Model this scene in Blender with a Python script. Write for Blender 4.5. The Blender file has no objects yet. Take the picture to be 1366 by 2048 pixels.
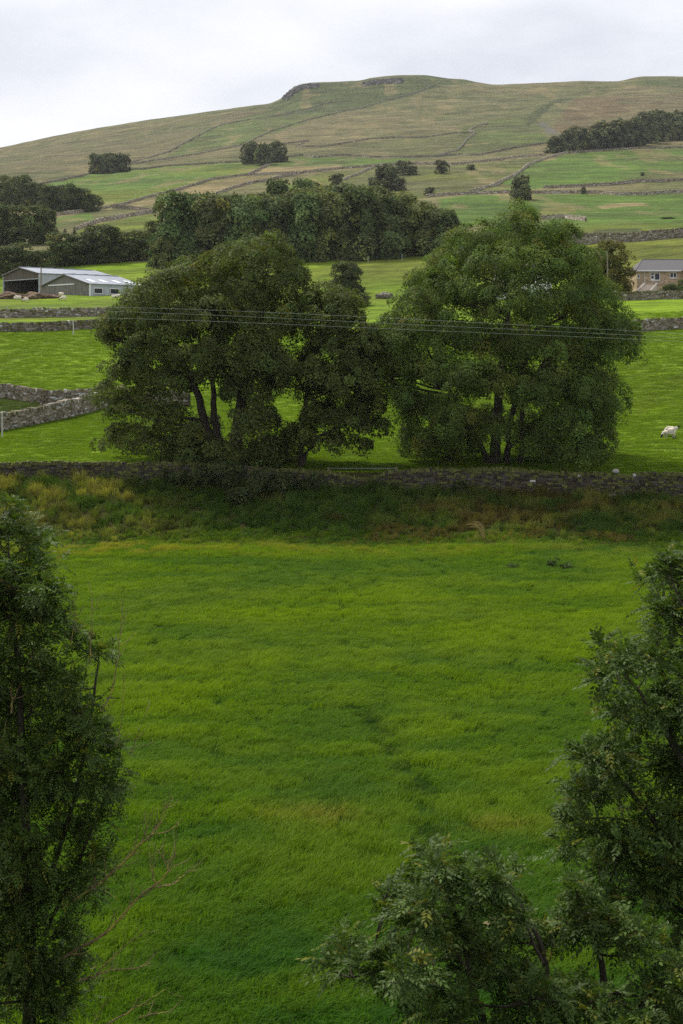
import bpy, math, numpy as np
from mathutils import Vector
RNG = np.random.default_rng(11)
F, CX, HY, CZ = 2844.0, 683.0, 700.0, 13.0          # lens in photo pixels, horizon row, eye height
sc = bpy.context.scene
COL = sc.collection

def W(px, py, Y):
    return np.array([(px - CX) / F * Y, Y, CZ + (HY - py) / F * Y])

# ------------------------------------------------------------------ noise
def _h(ix, iy, seed):
    n = (ix.astype(np.int64) * 374761393 + iy.astype(np.int64) * 668265263 + seed * 974634777) & 0xFFFFFFFF
    n = ((n ^ (n >> 13)) * 1274126177) & 0xFFFFFFFF
    return ((n ^ (n >> 16)) & 0xFFFF) / 65535.0
def vnoise(x, y, seed=0):
    x = np.asarray(x, float); y = np.asarray(y, float)
    ix = np.floor(x); iy = np.floor(y); fx = x - ix; fy = y - iy
    fx = fx * fx * (3 - 2 * fx); fy = fy * fy * (3 - 2 * fy)
    a = _h(ix, iy, seed); b = _h(ix + 1, iy, seed); c = _h(ix, iy + 1, seed); d = _h(ix + 1, iy + 1, seed)
    return (a * (1 - fx) + b * fx) * (1 - fy) + (c * (1 - fx) + d * fx) * fy
def fbm(x, y, o=4, seed=0):
    s = 0; a = 0.5; t = 0
    x = np.asarray(x, float); y = np.asarray(y, float)
    for k in range(o):
        s = s + a * vnoise(x, y, seed + k * 17); t += a; a *= 0.5
        x = x * 2.03 + 7.1; y = y * 2.03 + 3.7
    return s / t
def smooth(a, b, x):
    t = np.clip((np.asarray(x, float) - a) / (b - a), 0, 1); return t * t * (3 - 2 * t)

# ------------------------------------------------------------------ mesh helpers
class Geo:
    def __init__(s): s.V = []; s.Fs = []; s.C = []; s.M = []; s.n = 0
    def add(s, V, Fc, col=None, mat=0):
        V = np.asarray(V, float).reshape(-1, 3); Fc = np.asarray(Fc, np.int64)
        s.V.append(V); s.Fs.append(Fc + s.n); s.M.append(mat)
        c = np.ones((len(V), 3)) if col is None else np.broadcast_to(np.asarray(col, float), (len(V), 3))
        s.C.append(c); s.n += len(V); return s
    def box(s, lo, hi, col=None, mat=0, M=None):
        lo = np.array(lo, float); hi = np.array(hi, float)
        V = np.array([[x, y, z] for z in (0, 1) for y in (0, 1) for x in (0, 1)], float) * (hi - lo) + lo
        if M is not None: V = V @ M[:3, :3].T + M[:3, 3]
        return s.add(V, [[0, 2, 3, 1], [4, 5, 7, 6], [0, 1, 5, 4], [2, 6, 7, 3], [0, 4, 6, 2], [1, 3, 7, 5]], col, mat)
    def tube(s, P, r, k=6, col=None, mat=0):
        P = np.asarray(P, float); n = len(P); r = np.broadcast_to(np.asarray(r, float), (n,))
        T = np.gradient(P, axis=0); T /= np.linalg.norm(T, axis=1, keepdims=True) + 1e-9
        ref = np.where(np.abs(T[:, 2:3]) > 0.9, np.array([[1., 0, 0]]), np.array([[0, 0, 1.]]))
        A = np.cross(T, ref); A /= np.linalg.norm(A, axis=1, keepdims=True) + 1e-9; B = np.cross(T, A)
        an = np.arange(k) / k * 2 * math.pi
        V = (P[:, None] + r[:, None, None] * (A[:, None] * np.cos(an)[None, :, None] + B[:, None] * np.sin(an)[None, :, None])).reshape(-1, 3)
        i = np.arange(n - 1)[:, None] * k; j = np.arange(k)[None]; jn = (j + 1) % k
        Fc = np.stack([i + j, i + jn, i + k + jn, i + k + j], -1).reshape(-1, 4)
        s.add(V, Fc, col, mat)
        s.add(V[-k:], [list(range(k))], col if col is None or np.ndim(col) == 1 else np.asarray(col)[-1], mat)
        return s
    def build(s, name, mats, parent=None, smooth_=False, loc=None):
        me = bpy.data.meshes.new(name)
        V = np.concatenate(s.V); 
        if loc is not None: V = V - np.asarray(loc, float)
        me.vertices.add(len(V)); me.vertices.foreach_set('co', V.astype(np.float32).ravel())
        idx = np.concatenate([f.ravel() for f in s.Fs]); tot = np.concatenate([np.full(len(f), f.shape[1]) for f in s.Fs])
        mi = np.concatenate([np.full(len(f), m) for f, m in zip(s.Fs, s.M)])
        st = np.concatenate([[0], np.cumsum(tot)[:-1]])
        me.loops.add(len(idx)); me.loops.foreach_set('vertex_index', idx.astype(np.int32))
        me.polygons.add(len(tot)); me.polygons.foreach_set('loop_start', st.astype(np.int32))
        me.polygons.foreach_set('material_index', mi.astype(np.int32))
        me.polygons.foreach_set('use_smooth', np.full(len(tot), smooth_, bool))
        a = me.attributes.new('col', 'FLOAT_COLOR', 'POINT')
        C = np.concatenate(s.C); a.data.foreach_set('color', np.c_[C, np.ones(len(C))].astype(np.float32).ravel())
        me.update(calc_edges=True); me.validate()
        for m in (mats if isinstance(mats, (list, tuple)) else [mats]): me.materials.append(m)
        o = bpy.data.objects.new(name, me); COL.objects.link(o)
        if parent is not None: o.parent = parent
        elif loc is not None: o.location = loc
        return o

def tag(o, label=None, cat=None, group=None, kind=None):
    if label: o['label'] = label
    if cat: o['category'] = cat
    if group: o['group'] = group
    if kind: o['kind'] = kind
    return o
def empty(name, loc, label, cat, group=None, rz=0.0):
    o = bpy.data.objects.new(name, None); COL.objects.link(o); o.empty_display_size = 0.3
    o.location = loc; o.rotation_euler = (0, 0, rz)
    return tag(o, label, cat, group)
def copy_tree(root, loc, rz, scl, label, group=None):
    c = root.copy(); COL.objects.link(c); c.location = loc; c.rotation_euler = (0, 0, rz); c.scale = scl
    c['label'] = label
    if group: c['group'] = group
    for ch in root.children:
        d = ch.copy(); COL.objects.link(d); d.parent = c
    return c

# ------------------------------------------------------------------ materials
def nm(name):
    m = bpy.data.materials.new(name); m.use_nodes = True; nt = m.node_tree; nt.nodes.clear()
    return m, nt, nt.nodes, nt.links
def out(nt, sh):
    o = nt.nodes.new('ShaderNodeOutputMaterial'); nt.links.new(sh, o.inputs['Surface'])
def attr(nt, name='col', typ='GEOMETRY'):
    a = nt.nodes.new('ShaderNodeAttribute'); a.attribute_name = name; a.attribute_type = typ; return a.outputs['Color']
def mul(nt, a, b, fac=1.0):
    m = nt.nodes.new('ShaderNodeMix'); m.data_type = 'RGBA'; m.blend_type = 'MULTIPLY'; m.inputs[0].default_value = fac
    for s, v in ((6, a), (7, b)):
        if isinstance(v, tuple): m.inputs[s].default_value = v + (1,)
        else: nt.links.new(v, m.inputs[s])
    return m.outputs[2]
def noise(nt, scale, stretch=(1, 1, 1), detail=4, coord='Object', rough=0.6):
    tc = nt.nodes.new('ShaderNodeTexCoord'); mp = nt.nodes.new('ShaderNodeMapping'); mp.inputs['Scale'].default_value = stretch
    n = nt.nodes.new('ShaderNodeTexNoise'); n.inputs['Scale'].default_value = scale; n.inputs['Detail'].default_value = detail
    n.inputs['Roughness'].default_value = rough
    nt.links.new(tc.outputs[coord], mp.inputs[0]); nt.links.new(mp.outputs[0], n.inputs['Vector']); return n.outputs['Fac']
def ramp(nt, v, *stops):
    r = nt.nodes.new('ShaderNodeValToRGB'); e = r.color_ramp.elements
    while len(e) < len(stops): e.new(0.5)
    for k, (p, c) in enumerate(stops):
        e[k].position = p; e[k].color = (c if isinstance(c, tuple) else (c, c, c)) + (1,)
    nt.links.new(v, r.inputs[0]); return r.outputs[0]
def bump(nt, h, strength, dist):
    b = nt.nodes.new('ShaderNodeBump'); b.inputs['Strength'].default_value = strength; b.inputs['Distance'].default_value = dist
    nt.links.new(h, b.inputs['Height']); return b.outputs[0]
def princ(nt, col, rough=0.8, spec=0.3, metal=0.0, normal=None):
    p = nt.nodes.new('ShaderNodeBsdfPrincipled')
    if isinstance(col, tuple): p.inputs['Base Color'].default_value = col + (1,)
    else: nt.links.new(col, p.inputs['Base Color'])
    p.inputs['Roughness'].default_value = rough; p.inputs['Specular IOR Level'].default_value = spec; p.inputs['Metallic'].default_value = metal
    if normal is not None: nt.links.new(normal, p.inputs['Normal'])
    return p.outputs[0]
def leafmat(name, tr=0.35, rough=0.5, spec=0.4, typ='GEOMETRY', att='col', warm=(1.25, 1.2, 0.5)):
    m, nt, N, L = nm(name); c = attr(nt, att, typ)
    p = princ(nt, c, rough, spec); t = N.new('ShaderNodeBsdfTranslucent'); L.new(mul(nt, c, warm), t.inputs[0])
    x = N.new('ShaderNodeMixShader'); x.inputs[0].default_value = tr; L.new(p, x.inputs[1]); L.new(t.outputs[0], x.inputs[2]); out(nt, x.outputs[0]); return m
def ground_mat(name, s1, s2, st, b=0.3, bd=0.2, lo=0.72, hi=1.3, spec=0.1):
    m, nt, N, L = nm(name); c = attr(nt)
    n1 = noise(nt, s1, st, 5); n2 = noise(nt, s2, st, 6)
    c = mul(nt, c, ramp(nt, n1, (0.3, lo), (0.7, hi))); c = mul(nt, c, ramp(nt, n2, (0.3, lo), (0.7, hi)))
    out(nt, princ(nt, c, 0.95, spec, normal=bump(nt, n2, b, bd))); return m
def simple(name, col, rough=0.8, spec=0.3, metal=0.0, ns=None, var=0.25, st=(1, 1, 1), b=0.0):
    m, nt, N, L = nm(name); c = col
    nn = None
    if ns:
        n1 = noise(nt, ns, st, 5); c = mul(nt, ramp(nt, n1, (0.3, 1 - var), (0.7, 1 + var)), col)
        if b: nn = bump(nt, n1, b, 0.03)
    out(nt, princ(nt, c, rough, spec, metal, nn)); return m
def attr_mat(name, ns=6.0, var=0.35, rough=0.9, b=0.4, bd=0.02):
    m, nt, N, L = nm(name); n1 = noise(nt, ns, (1, 1, 1), 6)
    c = mul(nt, attr(nt), ramp(nt, n1, (0.3, 1 - var), (0.7, 1 + var)))
    out(nt, princ(nt, c, rough, 0.15, normal=bump(nt, n1, b, bd))); return m

M_LEAF = leafmat('broad_leaf', 0.36, 0.65, 0.14, warm=(1.15, 1.25, 0.45))
M_ASH = leafmat('ash_leaflet', 0.34, 0.5, 0.16, warm=(1.15, 1.25, 0.4))
M_FARLEAF = leafmat('far_leaf', 0.25, 0.75, 0.12)
M_BLADE = leafmat('grass_blade', 0.45, 0.7, 0.07, 'INSTANCER', 'tint', (1.08, 1.2, 0.35))
M_BARK = simple('bark', (0.06, 0.05, 0.038), 0.95, 0.1, ns=8, var=0.5, st=(1, 1, .25), b=0.5)
M_TWIG = attr_mat('lichened_twig', 30, 0.4)
M_STONE = attr_mat('dry_stone', 5, 0.35, 0.92, 0.5, 0.03)
M_FARSTONE = attr_mat('far_stone', 0.8, 0.3)
M_FIELD = ground_mat('meadow_soil', 0.5, 4.0, (0.5, 1, 1), spec=0.0)
M_HILL = ground_mat('hill_turf', 0.06, 0.55, (0.4, 1.0, 1.0), 1.0, 2.0, 0.52, 1.36)
# ------------------------------------------------------------------ terrain
SKY = [(-1400, 430), (-500, 352), (-100, 320), (0, 303), (50, 292), (100, 281), (200, 262), (300, 247), (380, 237), (470, 224), (540, 213), (560, 203), (580, 187), (592, 175), (602, 171), (630, 168), (680, 167),
       (720, 165), (745, 159), (770, 156), (800, 154), (850, 153.5), (880, 158), (900, 161), (930, 163), (950, 168), (985, 176), (1020, 177), (1060, 175), (1100, 173.5), (1160, 170), (1200, 171), (1240, 171),
       (1262, 165), (1285, 160.5), (1320, 160), (1366, 161), (1500, 164), (1800, 190), (2780, 300)]
ROWS = [
 (106, [(-1400, 950), (0, 942), (683, 944), (1366, 951), (2780, 960)]),
 (130, [(-1400, 850), (0, 858), (683, 872), (1366, 846), (2780, 840)]),
 (150, [(-1400, 790), (0, 797), (683, 812), (1366, 775), (2780, 760)]),
 (170, [(-1400, 720), (0, 725), (683, 745), (1366, 700), (2780, 680)]),
 (190, [(-1400, 660), (0, 664), (683, 695), (1366, 650), (2780, 630)]),
 (215, [(-1400, 632), (0, 637), (683, 650), (1366, 607), (2780, 590)]),
 (240, [(-1400, 612), (0, 614), (683, 612), (1366, 584), (2780, 560)]),
 (270, [(-1400, 592), (0, 593), (683, 583), (1366, 538), (2780, 500)]),
 (300, [(-1400, 586), (0, 587), (200, 586), (300, 572), (683, 551), (1000, 540), (1366, 501), (2780, 460)]),
 (340, [(-1400, 540), (0, 543), (300, 531), (683, 514), (870, 505), (1366, 470), (2780, 440)]),
 (450, [(-1400, 480), (0, 482), (683, 455), (1366, 432), (2780, 410)]),
 (600, [(-1400, 440), (0, 432), (683, 398), (1366, 390), (2780, 370)]),
 (800, [(-1400, 405), (0, 388), (683, 345), (1366, 327), (2780, 330)]),
 (1000, [(-1400, 400), (0, 354), (683, 312), (1366, 285), (2780, 310)]),
 (1300, [(-1400, 410), (0, 332), (400, 285), (683, 262), (1366, 236), (2780, 300)]),
 (1600, [(-1400, 420), (0, 316), (200, 283), (400, 252), (540, 226), (683, 210), (850, 200), (1020, 199), (1366, 187), (2780, 300)]),
 (1850, SKY)]
PXG = np.arange(-1400, 2784, 4.0)
SKY[:] = [(a, b + 3.5 * float(smooth(525, 545, a) * (1 - smooth(960, 1030, a)))) for a, b in SKY]
def gsm(a, s):
    if s <= 0: return a
    k = np.arange(-3 * s, 3 * s + 1); g = np.exp(-0.5 * (k / s) ** 2); g /= g.sum()
    return np.convolve(np.pad(a, 3 * s, mode='edge'), g, 'valid')
RY = np.array([r[0] for r in ROWS] + [2300., 3300.])
ZT = []
for Y, pts in ROWS:
    p = np.interp(PXG, [q[0] for q in pts], [q[1] for q in pts]); p = gsm(p, 1 if Y == 1850 else 24)
    ZT.append(CZ + (HY - p) / F * Y)
ZT.append(ZT[-1] - 45); ZT.append(ZT[-1] - 160)
ZT = np.array(ZT)
def pchip(x, y, xq):
    h = np.diff(x)[:, None]; d = np.diff(y, axis=0) / h
    m = np.zeros_like(y); a = d[:-1]; b = d[1:]
    m[1:-1] = np.where(a * b > 0, 2 * a * b / (a + b + 1e-12 * np.sign(a + b + 1e-30)), 0); m[0] = d[0]; m[-1] = d[-1]
    i = np.clip(np.searchsorted(x, xq) - 1, 0, len(x) - 2); t = ((xq - x[i]) / (x[i + 1] - x[i]))[:, None]; hh = h[i]
    return (2 * t**3 - 3 * t**2 + 1) * y[i] + (t**3 - 2 * t**2 + t) * hh * m[i] + (-2 * t**3 + 3 * t**2) * y[i + 1] + (t**3 - t**2) * hh * m[i + 1]
LYG = np.linspace(math.log(106), math.log(3300), 900)
ZG = pchip(np.log(RY), ZT, LYG)
XX = (PXG[None] - CX) / F * np.exp(LYG)[:, None]; YY = np.broadcast_to(np.exp(LYG)[:, None], XX.shape)
amp = np.interp(YY, [106, 150, 300, 500, 900, 1500, 1750, 1850, 3000], [0.0, 0.35, 0.8, 2.0, 4.5, 6.0, 2.5, 0.8, 6])
ZG = ZG + amp * (fbm(XX / 70, YY / 90, 4, 5) - 0.5) + amp * 0.35 * (fbm(XX / 12, YY / 18, 3, 9) - 0.5)
# raised shoulder with gullies left of the small bushes (dry valley on the slope)
def far_z(x, Y):
    px = np.clip(x / Y * F + CX, -1399, 2779); i = (px + 1400) / 4.0; j = (np.log(np.clip(Y, 106.001, 3299)) - LYG[0]) / (LYG[1] - LYG[0])
    i0 = np.clip(np.floor(i).astype(int), 0, len(PXG) - 2); j0 = np.clip(np.floor(j).astype(int), 0, len(LYG) - 2); a = i - i0; b = j - j0
    return (ZG[j0, i0] * (1 - a) + ZG[j0, i0 + 1] * a) * (1 - b) + (ZG[j0 + 1, i0] * (1 - a) + ZG[j0 + 1, i0 + 1] * a) * b
WALLBASE = [(-2500, 965), (0, 963), (330, 972), (683, 985), (1000, 993), (1366, 1004), (3900, 1010)]
def near_z(x, Y):
    px = x / 104.0 * F + CX
    zb = CZ + (HY - np.interp(px, [q[0] for q in WALLBASE], [q[1] for q in WALLBASE])) / F * 104.0
    z106 = far_z(x * 1.0, np.full_like(Y, 106.01))
    s = np.clip((Y - 94.5) / 9.5, 0, 1); s = 0.75 * s + 0.25 * s * s * (3 - 2 * s)
    z = 0.06 * (fbm(x / 6, Y / 6, 3, 3) - 0.5) * 2 * (1 - s) + zb * s + 0.35 * (fbm(x / 3, Y / 3, 3, 8) - 0.5) * np.sin(np.clip(s, 0, 1) * math.pi)
    t = smooth(104.2, 106, Y); z = z * (1 - t) + z106 * t
    bank = np.clip(11.2 - 0.5 * (Y - 0.5), 0, 11.2) * 1.0           # slope the photographer stands on
    return np.where(Y < 25, np.maximum(z, bank), z)
def ground(x, Y):
    x = np.asarray(x, float); Y = np.asarray(Y, float); x, Y = np.broadcast_arrays(x, Y)
    return np.where(Y < 106, near_z(x, np.minimum(Y, 106.)), far_z(x, np.maximum(Y, 106.01)))
_LY = np.exp(np.linspace(math.log(106.05), math.log(1900), 2500))
def at(px, py):
    """the point of the land seen at photo pixel (px, py)"""
    z = far_z((px - CX) / F * _LY, _LY); p = HY - (z - CZ) * F / _LY
    k = np.argmax(p <= py) if np.any(p <= py) else len(_LY) - 1
    Y = _LY[k]; return np.array([(px - CX) / F * Y, Y, z[k]])
def atY(px, Y):
    x = (px - CX) / F * Y; return np.array([x, Y, float(ground(np.array([x]), np.array([Y]))[0])])

def inpoly(px, py, poly):
    r = np.zeros(px.shape, bool); n = len(poly)
    for i in range(n):
        x1, y1 = poly[i]; x2, y2 = poly[(i + 1) % n]
        if y1 == y2: continue
        c = ((y1 > py) != (y2 > py)) & (px < (x2 - x1) * (py - y1) / (y2 - y1) + x1); r ^= c
    return r
TAN = np.array((0.172, 0.150, 0.070)); OLIVE = np.array((0.104, 0.110, 0.040)); GREEN = np.array((0.084, 0.142, 0.022)); YG = np.array((0.150, 0.176, 0.024))
LUSH = np.array((0.130, 0.205, 0.008)); STRAW = np.array((0.26, 0.205, 0.095)); BROWN = np.array((0.135, 0.098, 0.046)); ROCK = np.array((0.19, 0.175, 0.16)); MOSS = np.array((0.075, 0.095, 0.03))
LAND = [ # land cover as drawn by the field walls: polygon in photo pixels, colour a, colour b
 ([(-2000, 480), (300, 525), (870, 505), (1000, 490), (3000, 470), (3000, 0), (-2000, 0)], OLIVE * 1.15, TAN),
 ([(-2000, 400), (60, 292), (540, 214), (540, 236), (340, 302), (180, 345), (80, 370), (-2000, 560)], OLIVE * 1.05, TAN * 0.85),
 ([(400, 262), (560, 215), (690, 205), (690, 222), (510, 276), (480, 292), (330, 318)], OLIVE, OLIVE * .6 + GREEN * .5),
 ([(540, 216), (600, 168), (720, 160), (850, 150), (960, 165), (880, 172), (780, 205), (683, 222), (560, 232)], MOSS * .85, MOSS * 1.15),
 ([(1100, 260), (1150, 195), (1400, 185), (2400, 200), (2400, 290), (1366, 260), (1180, 300)], BROWN, TAN * 0.85),
 ([(1235, 172), (1262, 165), (1290, 159), (2400, 160), (2400, 176), (1366, 174)], MOSS, OLIVE),
 ([(930, 250), (1060, 225), (1100, 285), (1020, 296), (900, 312)], OLIVE, OLIVE * .6 + GREEN * .5),
 ([(1050, 240), (1085, 212), (1120, 196), (1155, 195), (1110, 208), (1075, 240), (1055, 255)], MOSS * 0.75, OLIVE * 0.7),
 ([(1075, 246), (1090, 245), (1120, 268), (1100, 272)], ROCK * .65, OLIVE),
 ([(80, 372), (185, 348), (260, 341), (345, 332), (490, 325), (541, 330), (521, 339), (496, 351), (425, 360), (340, 385), (197, 420), (110, 430)], GREEN * 1.1, YG * 0.95),
 ([(560, 316), (606, 311), (640, 315), (743, 316), (830, 318), (800, 328), (683, 336), (541, 334)], GREEN * 1.05, OLIVE),
 ([(541, 334), (683, 330), (683, 340), (606, 346), (496, 350)], TAN, STRAW),
 ([(110, 432), (197, 421), (340, 386), (425, 361), (495, 352), (560, 350), (433, 388), (309, 424), (199, 443), (150, 462), (100, 470)], STRAW * 0.9, OLIVE),
 ([(110, 435), (180, 425), (190, 440), (105, 452)], GREEN, GREEN),
 ([(154, 462), (199, 446), (249, 437), (309, 427), (330, 470), (100, 500)], GREEN * 0.9, YG * 0.8),
 ([(640, 345), (770, 332), (908, 332), (966, 326), (1092, 314), (1035, 350), (941, 386), (853, 396), (700, 420), (560, 400), (520, 392)], YG * 0.85, OLIVE),
 ([(520, 392), (560, 370), (590, 372), (560, 400)], GREEN, GREEN),
 ([(1135, 307), (1275, 299), (1366, 297), (2400, 290), (2400, 365), (1366, 361), (1160, 372), (1087, 376), (1020, 384), (941, 385), (983, 373), (1035, 348), (1055, 331)], OLIVE * 0.85, GREEN * 1.05),
 ([(880, 398), (941, 390), (1366, 388), (2400, 385), (2400, 440), (1366, 440), (1172, 444), (1085, 440), (880, 455)], GREEN * 0.85, GREEN * 0.95),
 ([(1085, 416), (1150, 413), (1160, 424), (1100, 430), (1080, 428)], TAN, YG),
 ([(1190, 412), (1240, 406), (1290, 405), (1290, 410), (1230, 414), (1200, 418)], TAN, STRAW),
 ([(1000, 444), (1366, 440), (2400, 440), (2400, 468), (1366, 466), (1150, 476), (900, 500)], YG * 0.9, GREEN),
 ([(1190, 458), (1280, 456), (1280, 464), (1190, 468)], MOSS * 0.7, MOSS),
 ([(1150, 492), (1366, 478), (2400, 470), (2400, 560), (1366, 560), (1100, 560)], YG * 0.85, YG * 1.0),
 ([(-2000, 600), (60, 560), (310, 530), (870, 506), (1000, 500), (1000, 610), (683, 640), (-2000, 640)], YG * 0.95, LUSH * 1.05),
 ([(1260, 800), (1366, 745), (2400, 700), (2400, 730), (1366, 775), (1270, 835)], YG * 1.05, LUSH * 1.05),
 ([(0, 778), (120, 790), (200, 800), (120, 818), (0, 835), (-400, 850), (-400, 770)], OLIVE * 0.8, GREEN * 0.8),
]
def landcol(x, Y, z):
    px = x / Y * F + CX; py = HY - (z - CZ) * F / Y
    C = np.empty(x.shape + (3,)); n = smooth(0.42, 0.58, fbm(x / 90, Y / 160, 5, 31))[..., None]
    n2 = fbm(x / 25, Y / 45, 4, 41)[..., None]; n = np.clip(n * 0.6 + (n2 - 0.5) * 1.6 + 0.2, 0, 1)
    C[:] = LUSH * (1 - n) + LUSH * 1.12 * n
    A = 0
    for sd in (77, 78, 79):                                       # ragged, blended edges between one cover and the next
        jx = (fbm(x / Y * 60 + sd, Y / 25, 3, sd) - 0.5) * 22; jy = (fbm(x / Y * 90 + sd, Y / 18, 3, sd + 9) - 0.5) * 7; D = C.copy()
        for poly, a, b in LAND:
            m = inpoly(px + jx, py + jy, poly); D[m] = (a * (1 - n) + b * n)[m]
        A = A + D / 3
    C = A
    far = smooth(300, 500, Y)[..., None] * smooth(0.60, 0.72, fbm(x / 14, Y / 60, 4, 63))[..., None] * 0.55
    C = C * (1 - far) + STRAW * 0.85 * far
    dk = smooth(250, 600, Y)[..., None] * smooth(0.62, 0.75, fbm(x / 30, Y / 30, 4, 91))[..., None] * 0.45
    return (C * (1 - dk) + MOSS * 0.7 * dk) * (1 - .16 * smooth(700, 1100, Y))[..., None]

def grid(name, X, Yg, mat, colf):
    Z = ground(X, Yg); n, m = X.shape; V = np.stack([X, Yg, Z], -1).reshape(-1, 3)
    i = np.arange(n - 1)[:, None] * m; j = np.arange(m - 1)[None]
    Fc = np.stack([i + j, i + j + 1, i + m + j + 1, i + m + j], -1).reshape(-1, 4)
    g = Geo(); g.add(V, Fc, colf(X, Yg, Z).reshape(-1, 3)); o = g.build(name, mat, smooth_=True); o['kind'] = 'structure'; return o
def fieldcol(x, Y, z):
    n = fbm(x / 3, Y / 2, 4, 2)[..., None]; return np.array((0.012, 0.028, 0.004)) * (0.7 + 0.6 * n)
def bankcol(x, Y, z):
    n = fbm(x / 2, Y / 2, 4, 4)[..., None]; return np.array((0.05, 0.05, 0.016)) * (0.6 + 0.7 * n)
xs = np.linspace(-95, 95, 381)
X, Yg = np.meshgrid(xs, np.linspace(-20, 94.5, 200)); grid('field', X, Yg, M_FIELD, fieldcol)
X, Yg = np.meshgrid(xs, np.linspace(94.5, 106, 40)); grid('bank', X, Yg, M_FIELD, bankcol)
pxc = np.r_[np.arange(-1400, -60, 20.), np.arange(-60, 1430, 2.5), np.arange(1430, 2780, 20.)]
ys = np.r_[np.exp(np.linspace(math.log(106), math.log(1900), 560)), np.linspace(1930, 3250, 14)]
PX, Yg = np.meshgrid(pxc, ys); grid('hillside', (PX - CX) / F * Yg, Yg, M_HILL, landcol)
# ------------------------------------------------------------------ scattered grass (stuff)
def tuft(name, n, rad, h, wid, lean, spread):
    g = Geo()
    a = RNG.uniform(0, 2 * math.pi, n); r = rad * np.sqrt(RNG.uniform(0, 1, n)); B = np.stack([r * np.cos(a), r * np.sin(a), np.full(n, -0.03)], -1)
    H = h * RNG.uniform(0.55, 1.15, n); d = np.stack([lean + spread * RNG.normal(size=n), spread * RNG.normal(size=n), np.zeros(n)], -1) * H[:, None]
    f = RNG.uniform(0, 2 * math.pi, n); S = np.stack([np.cos(f), np.sin(f), np.zeros(n)], -1) * wid * RNG.uniform(.7, 1.3, n)[:, None]
    up = np.array([0, 0, 1.])
    M1 = B + d * 0.3 + up * H[:, None] * 0.6; T = B + d * 1.0 + up * H[:, None] * (1 - 0.25 * abs(lean))
    V = np.stack([B - S, B + S, M1 + S * .8, M1 - S * .8, T], 1).reshape(-1, 3); k = np.arange(n)[:, None] * 5
    g.add(V, k + np.array([[0, 1, 2, 3]])); g.Fs.append(k + np.array([[3, 2, 4]])); g.M.append(0)
    o = g.build(name, M_BLADE); COL.objects.unlink(o); return o
def scatter(name, P, rot, scl, tint, idx, srcs, label, cat):
    me = bpy.data.meshes.new(name); me.vertices.add(len(P)); me.vertices.foreach_set('co', P.astype(np.float32).ravel())
    for an, ty, key, dat in (('rot', 'FLOAT_VECTOR', 'vector', rot), ('scl', 'FLOAT_VECTOR', 'vector', scl), ('idx', 'INT', 'value', idx)):
        a = me.attributes.new(an, ty, 'POINT'); a.data.foreach_set(key, np.asarray(dat, np.int32 if ty == 'INT' else np.float32).ravel())
    a = me.attributes.new('tint', 'FLOAT_COLOR', 'POINT'); a.data.foreach_set('color', np.c_[tint, np.ones(len(P))].astype(np.float32).ravel())
    o = bpy.data.objects.new(name, me); COL.objects.link(o); tag(o, label, cat, kind='stuff')
    ng = bpy.data.node_groups.new(name, 'GeometryNodeTree')
    ng.interface.new_socket('Geometry', in_out='INPUT', socket_type='NodeSocketGeometry'); ng.interface.new_socket('Geometry', in_out='OUTPUT', socket_type='NodeSocketGeometry')
    N, L = ng.nodes, ng.links; gi = N.new('NodeGroupInput'); go = N.new('NodeGroupOutput'); j = N.new('GeometryNodeJoinGeometry')
    def na(nm_, ty):
        a = N.new('GeometryNodeInputNamedAttribute'); a.data_type = ty; a.inputs['Name'].default_value = nm_; return a.outputs['Attribute']
    r, s, ii = na('rot', 'FLOAT_VECTOR'), na('scl', 'FLOAT_VECTOR'), na('idx', 'INT')
    for k, so in enumerate(srcs):
        oi = N.new('GeometryNodeObjectInfo'); oi.inputs['Object'].default_value = so; oi.inputs['As Instance'].default_value = True
        cp = N.new('FunctionNodeCompare'); cp.data_type = 'INT'; cp.operation = 'EQUAL'; L.new(ii, cp.inputs[2]); cp.inputs[3].default_value = k
        ip = N.new('GeometryNodeInstanceOnPoints'); L.new(gi.outputs[0], ip.inputs['Points']); L.new(cp.outputs[0], ip.inputs['Selection']); L.new(oi.outputs['Geometry'], ip.inputs['Instance'])
        L.new(r, ip.inputs['Rotation']); L.new(s, ip.inputs['Scale']); L.new(ip.outputs[0], j.inputs[0])
    L.new(j.outputs[0], go.inputs[0]); o.modifiers.new('scatter', 'NODES').node_group = ng; return o
def jittered(Y0, Y1, dens, half):
    """random points in a wedge in front of the camera, dens(Y) per square metre, |x| < half(Y)"""
    out_ = []; Yk = Y0
    while Yk < Y1:
        d = min(1.0, Y1 - Yk); h = half(Yk); n = int(dens(Yk) * d * 2 * h); out_.append(np.c_[RNG.uniform(-h, h, n), RNG.uniform(Yk, Yk + d, n)]); Yk += d
    return np.concatenate(out_)
T_MEADOW = [tuft('meadow_tuft', 60, 0.30, 0.27, 0.008, 0.50, 0.32), tuft('meadow_tuft', 60, 0.30, 0.32, 0.008, 0.65, 0.28), tuft('meadow_tuft', 54, 0.34, 0.22, 0.009, 0.2, 0.5)]
T_RANK = [tuft('rank_tuft', 50, 0.30, 0.75, 0.012, 0.35, 0.22), tuft('rank_tuft', 44, 0.26, 0.60, 0.013, 0.6, 0.3), tuft('rank_tuft', 60, 0.34, 0.45, 0.022, 0.1, 0.5)]
T_TURF = [tuft('turf_tuft', 70, 0.48, 0.11, 0.014, 0.3, 0.5), tuft('turf_tuft', 70, 0.48, 0.14, 0.014, 0.5, 0.5)]
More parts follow.
